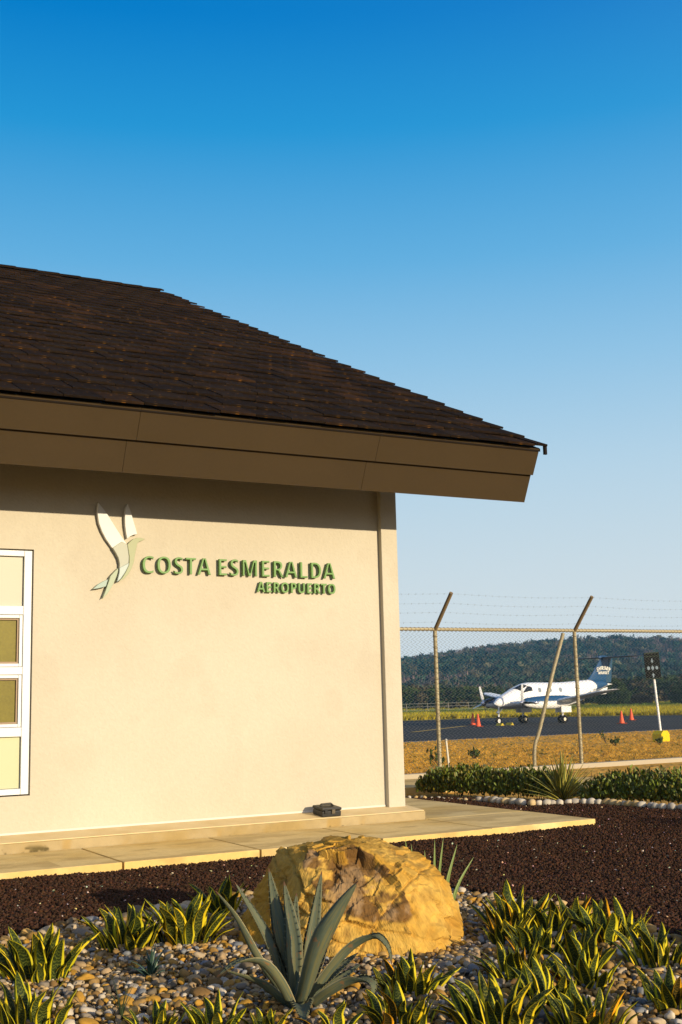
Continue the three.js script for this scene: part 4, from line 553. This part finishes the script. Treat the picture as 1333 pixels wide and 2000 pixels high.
    const g = loft(rings), p = g.attributes.position, col = []; for (let i = 0; i < p.count; i++) col.push(...(p.getY(i) > 1.40 ? BL : W)); g.setAttribute('color', new THREE.Float32BufferAttribute(col, 3)); const nacelle = part('nacelle', g, std({ vertexColors: true, roughness: .3 }), plane);
    part('intake', new THREE.SphereGeometry(.13, 12, 8).scale(.9, .6, 1.2).translate(-3.15, 1.16, s * 1.85), dark, nacelle); part('exhaust', tube([V(-2.9, 1.43, s * 1.85 + .26), V(-2.8, 1.41, s * 1.85 + .40), V(-2.55, 1.40, s * 1.85 + .46)], .07, 8, 8, true), chrome, nacelle);
    const pr = part('propeller', new THREE.LatheGeometry([[0, .36], [.07, .31], [.14, .18], [.17, 0], [0, 0]].map(([x, y]) => new THREE.Vector2(x, y)), 18).rotateZ(Math.PI / 2), chrome, plane, { pos: [-3.41, 1.42, s * 1.85] });
    for (let k = 0; k < 4; k++) { const bl = part('blade', leafGeo([V(0, .1, 0), V(.0, .45, 0), V(0, 1.15, 0)], V(.45, 0, .9), (q) => .035 + .065 * Math.sin(Math.PI * clamp(.15 + q * .72)), { n: 7, th: .03, keel: .05, twist: .5 }), k === 3 || k === 0 ? flat(.62, .61, .57, .4) : flat(.03, .03, .032, .45), pr); bl.rotation.set((s > 0 ? .03 : -.30) + k * Math.PI / 2, 0, 0); bl.position.x = -.12; }
    const gear = part('main_gear', merge([rod(V(0, .28, s * 1.85), V(.06, 1.3, s * 1.85), .06, 8), rod(V(0, .28, s * 1.85 - .2), V(0, .28, s * 1.85 + .2), .04, 8), rod(V(.05, .7, s * 1.85), V(.55, 1.25, s * 1.85), .03, 6)]), wm, plane);
    for (const o of [-.17, .17]) { part('tyre', new THREE.TorusGeometry(.185, .088, 10, 22).translate(0, .275, s * 1.85 + o), tyre, gear); part('rim', new THREE.CylinderGeometry(.125, .125, .09, 16).rotateX(Math.PI / 2).translate(0, .275, s * 1.85 + o), hubm, gear); }
    for (const o of [-.28, .28]) part('gear_door', box(-.35, .55, .72, 1.12, s * 1.85 + o - .012, s * 1.85 + o + .012), wm, gear);
    const st = part('tailplane', loft([foil(5.85, 7.0, 4.36, 0, .07), foil(6.35, 7.12, 4.37, s * 2.75, .06), foil(6.6, 7.1, 4.37, s * 2.92, .03)]), navy, plane);
  }
  const ng = part('nose_gear', merge([rod(V(-3.95, .28, 0), V(-3.88, 1.35, 0), .05, 8), rod(V(-3.9, .75, 0), V(-3.4, 1.25, 0), .028, 6), rod(V(-3.95, .28, -.08), V(-3.95, .28, .14), .035, 8)]), wm, plane); part('tyre', new THREE.TorusGeometry(.185, .085, 10, 22).translate(-3.95, .27, .0), tyre, ng); part('rim', new THREE.CylinderGeometry(.13, .13, .12, 16).rotateX(Math.PI / 2).translate(-3.95, .27, .02), flat(.7, .68, .62, .5), ng); part('landing_light', new THREE.SphereGeometry(.08, 10, 8).translate(-4.0, .82, 0), chrome, ng);
  const fx = (x0, x1, y, th) => { const r = []; for (let j = 0; j < 16; j++) { const a = j / 16 * 2 * Math.PI, u = (1 - Math.cos(a)) / 2; r.push(V(lerp(x0, x1, u), y, th * Math.sin(a) * (1.1 - .75 * u))); } return r; };
  const fin = part('fin', loft([fx(3.9, 6.75, 2.62, .12), fx(4.55, 6.72, 2.9, .11), fx(4.95, 6.85, 3.25, .10), fx(5.95, 7.05, 4.36, .07)]), bluem, plane);
  part('rudder', wuv(extr([[6.28, 2.62], [6.80, 2.62], [7.08, 4.30], [6.74, 4.30]], .10, .01).translate(0, 0, -.05)), flat(.012, .055, .105, .4), fin); part('fairing', new THREE.SphereGeometry(.16, 14, 10).scale(3.2, .8, .8).translate(6.15, 4.38, 0), bluem, plane); part('tail_cone', new THREE.ConeGeometry(.09, .6, 10).rotateZ(-Math.PI / 2).translate(6.7, 2.5, 0), wm, plane);
  const lm = flat(.70, .68, .60, .5); for (const sd of [1, -1]) { const grp = part('lettering', merge(['SHRIMP', 'MARKET'].map((s, k) => { const sh = font.generateShapes(s, k ? .20 : .27), g = new THREE.ExtrudeGeometry(sh, { depth: .012, bevelEnabled: false, curveSegments: 3 }); g.computeBoundingBox(); const w = g.boundingBox.max.x; g.translate(-w / 2, 0, 0); const p = g.attributes.position; if (!k) for (let i = 0; i < p.count; i++) p.setY(i, p.getY(i) - .28 * p.getX(i) ** 2); if (sd < 0) g.rotateY(Math.PI); g.translate(6.02, k ? 3.20 : 3.50, 0); return g; })), lm, fin); grp.position.z = sd > 0 ? .118 : -.118; }
  part('ventral_fin', wuv(extr([[5.2, 1.75], [6.3, 1.85], [6.45, 2.3], [5.4, 2.1]], .03, .005).translate(0, 0, -.015)), wm, plane);
  const ch = thing('wheel_chock', 'yellow wheel chock in front of the aircraft nose wheel', 'wheel chock', [45.95, APRON, -62.0], .105), cg = wuv(extr([[-.16, 0], [.16, 0], [.02, .16], [-.02, .16]], .5, .01).translate(0, 0, -.25)), ym = flat(.45, .33, .03, .7); part('wedge', cg, ym, ch);
  const ch2 = ch.clone(); ch2.name = numbered('wheel_chock'); ch2.position.set(46.95, APRON, -62.3); ch2.userData = { ...ch.userData, label: 'yellow wheel chock behind the aircraft nose wheel' }; scene.add(ch2);
}

// ---------------------------------------------------------------- field plants, verge grass, far fence
{
  const blade = leafGeo([V(0, 0, 0), V(0, .5, .08), V(0, 1, .3)], V(1, 0, 0), (s) => .09 * (1 - s) + .004, { n: 2, keel: .1, th: .02 }), tuft = merge(Array.from({ length: 7 }, (_, i) => blade.clone().rotateX(.15 + .1 * (i % 3)).rotateY(i * 2.4)));
  const list = []; for (let i = 0; i < 26000; i++) { const z = -15.6 - Math.pow(rnd(), 1.3) * 28.3, x = -z * rr(.5, 1.25); const dry = fbm3(V(x, 0, z), .5, 2, 871); if (rnd() > dry * 1.7) continue; const b = rr(.6, 1.25); list.push({ p: V(x, groundY(x, z) - .01, z), rot: [0, rr(0, 6), 0], s: [rr(.08, .18), rr(.03, .085), rr(.08, .18)], c: rnd() < .12 ? lin(.09 * b, .11 * b, .02 * b) : lin(.66 * b, .37 * b, .055 * b) }); }
  instanced('dry_grass', tuft, std({ roughness: 1 }), list).userData.label = 'dry straw coloured grass on the field behind the fence';
  const l2 = []; for (let i = 0; i < 15000; i++) { const far = Math.pow(rnd(), 1.7) * 70, x = rr(25, 150), z0 = x < 62 ? -86 : x < 71 ? -86 + (x - 62) * 1.8 : -70, z = z0 - far; if (x / -z < .45 || x / -z > 1.25) continue; const b = rr(.55, 1.3), gr = smooth(20, 40, far) * (1 - smooth(55, 68, far)); l2.push({ p: V(x, APRON, z), rot: [0, rr(0, 6), 0], s: [rr(.35, .9), rr(.22, .62), rr(.35, .9)], c: lin(lerp(.42, .11, gr) * b, lerp(.34, .15, gr) * b, .025 * b) }); }
  instanced('verge_grass', tuft, std({ roughness: 1 }), l2).userData.label = 'yellow and green grass beyond the apron';
  const weed = (x, z, h, label, bare) => { const t = thing('weed', label, 'plant', [x, groundY(x, z), z]); const g = [], lf = []; for (let i = 0; i < (bare ? 5 : 9); i++) { const a = i * 2.4, tip = V(Math.sin(a) * h * .5, h * rr(.5, 1), Math.cos(a) * h * .4); if (bare) tip.set(-h * .5 + rr(-.05, .05) + (i > 3 ? .3 * h : 0), h * (1 - i * .13), rr(-.05, .05)); g.push(rod(V(0, 0, 0), tip, .010, 4, .004)); for (let k = 0; k < (bare ? 5 : 9); k++) lf.push(budLeaf.clone().scale(.07, .07, .07).rotateX(rr(-1, 1)).rotateY(rr(0, 6)).translate(tip.x * rr(.5, 1.05) + rr(-.04, .04), tip.y * rr(.5, 1.05), tip.z * rr(.5, 1.05) + rr(-.04, .04))); } part('stems', merge(g), flat(.08, .05, .025), t); part('leaves', merge(lf), flat(.05, .075, .014), t); };
  weed(10.62, -15.9, .36, 'dry bent twig with few leaves behind the fence, right of the near post', true); weed(15.2, -21.5, .22, 'small green weed on the dry field left of the brace pole'); weed(22.9, -25.6, .26, 'low green weed on the dry field between the far post and the sign'); weed(23.9, -24.9, .20, 'low green weed on the dry field just left of the sign base'); weed(25.6, -29.0, .42, 'taller brownish weed on the dry field behind the sign base', true); weed(12.7, -22.5, .26, 'small dark weed at the far side of the dry field near the near post');
  const ff = thing('wire_fence', 'low pale wire fence in front of the distant brush left of the aircraft', 'fence', [0, APRON, 0]), pg = []; const A = V(56, 0, -112), B = V(100, 0, -118);
  for (let i = 0; i <= 14; i++) { const p = A.clone().lerp(B, i / 14); part('post', rod(p, p.clone().setY(1.2), .035, 6), flat(.22, .20, .15), ff); } for (const y of [.45, .85, 1.2]) part('wire', rod(A.clone().setY(y), B.clone().setY(y),   .010, 4), flat(.40, .40, .36), ff);
}

// ---------------------------------------------------------------- hill, its dry forest, the brush and bushes at its foot
const crest = [[-20, .3], [10, .7], [25, 1.35], [32.1, 1.95], [33.6, 2.1], [34.8, 2.31], [37.3, 2.56], [39.7, 2.66], [42.1, 2.70], [45.2, 2.5], [52, 2.1], [62, 1.3], [80, .5]];
const crestAt = (az) => { let k = 0; while (k < crest.length - 2 && az > crest[k + 1][0]) k++; const a = crest[k], b = crest[k + 1], t = clamp((az - a[0]) / (b[0] - a[0])); return lerp(a[1], b[1], t); };
const hillY = (az, d) => { const D = 620, top = Math.tan(crestAt(az) * Math.PI / 180) * D - 2.2; const x = d * Math.sin(az * Math.PI / 180), z = -d * Math.cos(az * Math.PI / 180); const f = d < D ? smooth(260, D + 50, d) / smooth(260, D + 50, D) : 1 - smooth(D, 1000, d); return APRON - .4 + (top + .6) * f + (fbm3(V(x, 0, z), .009, 3, 901) - .5) * 20 * f * (1 - smooth(D - 130, D, d) * .9); };
{
  const na = 90, nd = 60, pos = [], uv = [], idx = []; for (let j = 0; j <= nd; j++) for (let i = 0; i <= na; i++) { const az = lerp(-20, 80, i / na), d = 250 + Math.pow(j / nd, 1.2) * 800; pos.push(d * Math.sin(az * Math.PI / 180), hillY(az, d), -d * Math.cos(az * Math.PI / 180)); uv.push(az, d / 40); }
  for (let j = 0; j < nd; j++) for (let i = 0; i < na; i++) { const a = j * (na + 1) + i; idx.push(a, a + 1, a + na + 2, a, a + na + 2, a + na + 1); }
  const g = new THREE.BufferGeometry(); g.setAttribute('position', new THREE.Float32BufferAttribute(pos, 3)); g.setAttribute('uv', new THREE.Float32BufferAttribute(uv, 2)); g.setIndex(idx); g.computeVertexNormals(); structure('hill', g, std({ map: tex(256, (u, v) => { const a = fbm(u, v, 8, 5, 911); return mixc([.028, .034, .024], [.075, .060, .045], a); }), roughness: 1 }), { label: 'wooded hill behind the runway' });
}
function crownGeo(n, sd, dead) { const s0 = seed; seed = sd; const g = []; for (let i = 0; i < n; i++) { const d = V(rr(-1, 1), rr(-.8, 1), rr(-1, 1)); if (d.length() > 1) { i--; continue; } const lob = .75 + .35 * fbm3(d, 1.6, 2, sd); d.multiplyScalar(Math.pow(d.length(), -.35) * lob); const t = new THREE.BufferGeometry(), a = dead ? .10 : .26, p = []; for (let k = 0; k < 3; k++) p.push(rr(-a, a) + d.x, rr(-a, a) * (dead ? 3 : 1) + d.y, rr(-a, a) + d.z); t.setAttribute('position', new THREE.Float32BufferAttribute(p, 3)); g.push(t); } seed = s0; const m = mergeGeometries(g); m.computeVertexNormals(); return m; }
const crowns = [crownGeo(120, 5), crownGeo(120, 6), crownGeo(90, 7, true)], leafMat = std({ roughness: 1, side: THREE.DoubleSide });
{
  const lists = [[], [], []]; for (let i = 0; i < 11000; i++) {
    const az = rr(24, 58), d = 262 + Math.pow(rnd(), .75) * 380, a = az * Math.PI / 180, s = rr(1.1, 2.7), x = d * Math.sin(a), z = -d * Math.cos(a), zone = fbm3(V(x, 0, z), .012, 3, 921), k = rnd() < smooth(.4, .65, zone) * .55 ? 2 : rnd() < .5 ? 0 : 1, b = rr(.45, 1.6);
    const c = k === 2 ? lin(.125 * b, .088 * b, .080 * b) : rnd() < .3 ? lin(.075 * b, .072 * b, .042 * b) : lin(.022 * b, .042 * b, .024 * b); lists[k].push({ p: V(x, hillY(az, d) + s * .6, z), rot: [0, rr(0, 6), 0], s: [s, s * rr(.8, 1.5), s], c });
  }
  const f = new THREE.Group(); f.name = 'hillside_forest'; f.userData = { kind: 'stuff', label: 'dry greyish forest covering the distant hill', category: 'forest' }; scene.add(f); lists.forEach((l, k) => instanced('trees', crowns[k], leafMat, l, f));
  const brush = [[], []]; for (let i = 0; i < 5200; i++) { const az = rr(22, 60), d = rr(195, 262), a = az * Math.PI / 180, tall = fbm3(V(az * .9, 0, 1), .45, 3, 931), s = rr(.9, 1.7) * (.6 + .9 * tall), x = d * Math.sin(a), z = -d * Math.cos(a), b = rr(.6, 1.4); brush[i % 2].push({ p: V(x, APRON + s * rr(.5, 1.5), z), rot: [0, rr(0, 6), 0], s: [s * 1.2, s, s * 1.2], c: rnd() < .2 ? lin(.075 * b, .06 * b, .028 * b) : lin(.030 * b, .046 * b, .011 * b) }); }
  const u = new THREE.Group(); u.name = 'roadside_brush'; u.userData = { kind: 'stuff', label: 'dark green brush along the foot of the hill', category: 'brush' }; scene.add(u); brush.forEach((l, k) => instanced('bushes', crowns[k], leafMat, l, u));
  const bush = (az, d, w, h, label, c) => { const a = az * Math.PI / 180, t = thing('bush', label, 'bush', [d * Math.sin(a), APRON, -d * Math.cos(a)]), l = []; for (let i = 0; i < 150; i++) { const p = V(rr(-1, 1), rr(0, 1), rr(-1, 1)); if (p.length() > 1) { i--; continue; } p.multiplyScalar(Math.pow(p.length(), -.4)); const b = rr(.6, 1.4), s = rr(.35, .6); l.push({ p: V(p.x * w / 2 * .85, p.y * h * .86, p.z * w / 2 * .85), rot: [0, rr(0, 6), 0], s, c: lin(c[0] * b, c[1] * b, c[2] * b) }); } instanced('crown', crowns[0], leafMat, l, t); part('trunk', rod(V(0, 0, 0), V(0, h * .5, 0), .14, 6, .07), flat(.05, .04, .03), t); };
  bush(41.9, 170, 5.6, 4.4, 'round dark green bush rising behind the aircraft tail', [.030, .048, .010]); bush(43.1, 165, 3.2, 1.7, 'low brownish bush right of the round one behind the tail', [.085, .062, .024]); bush(45.4, 160, 6.0, 3.9, 'wide dark bush behind the pole of the apron sign', [.026, .042, .012]);
}
renderer.render(scene, camera);
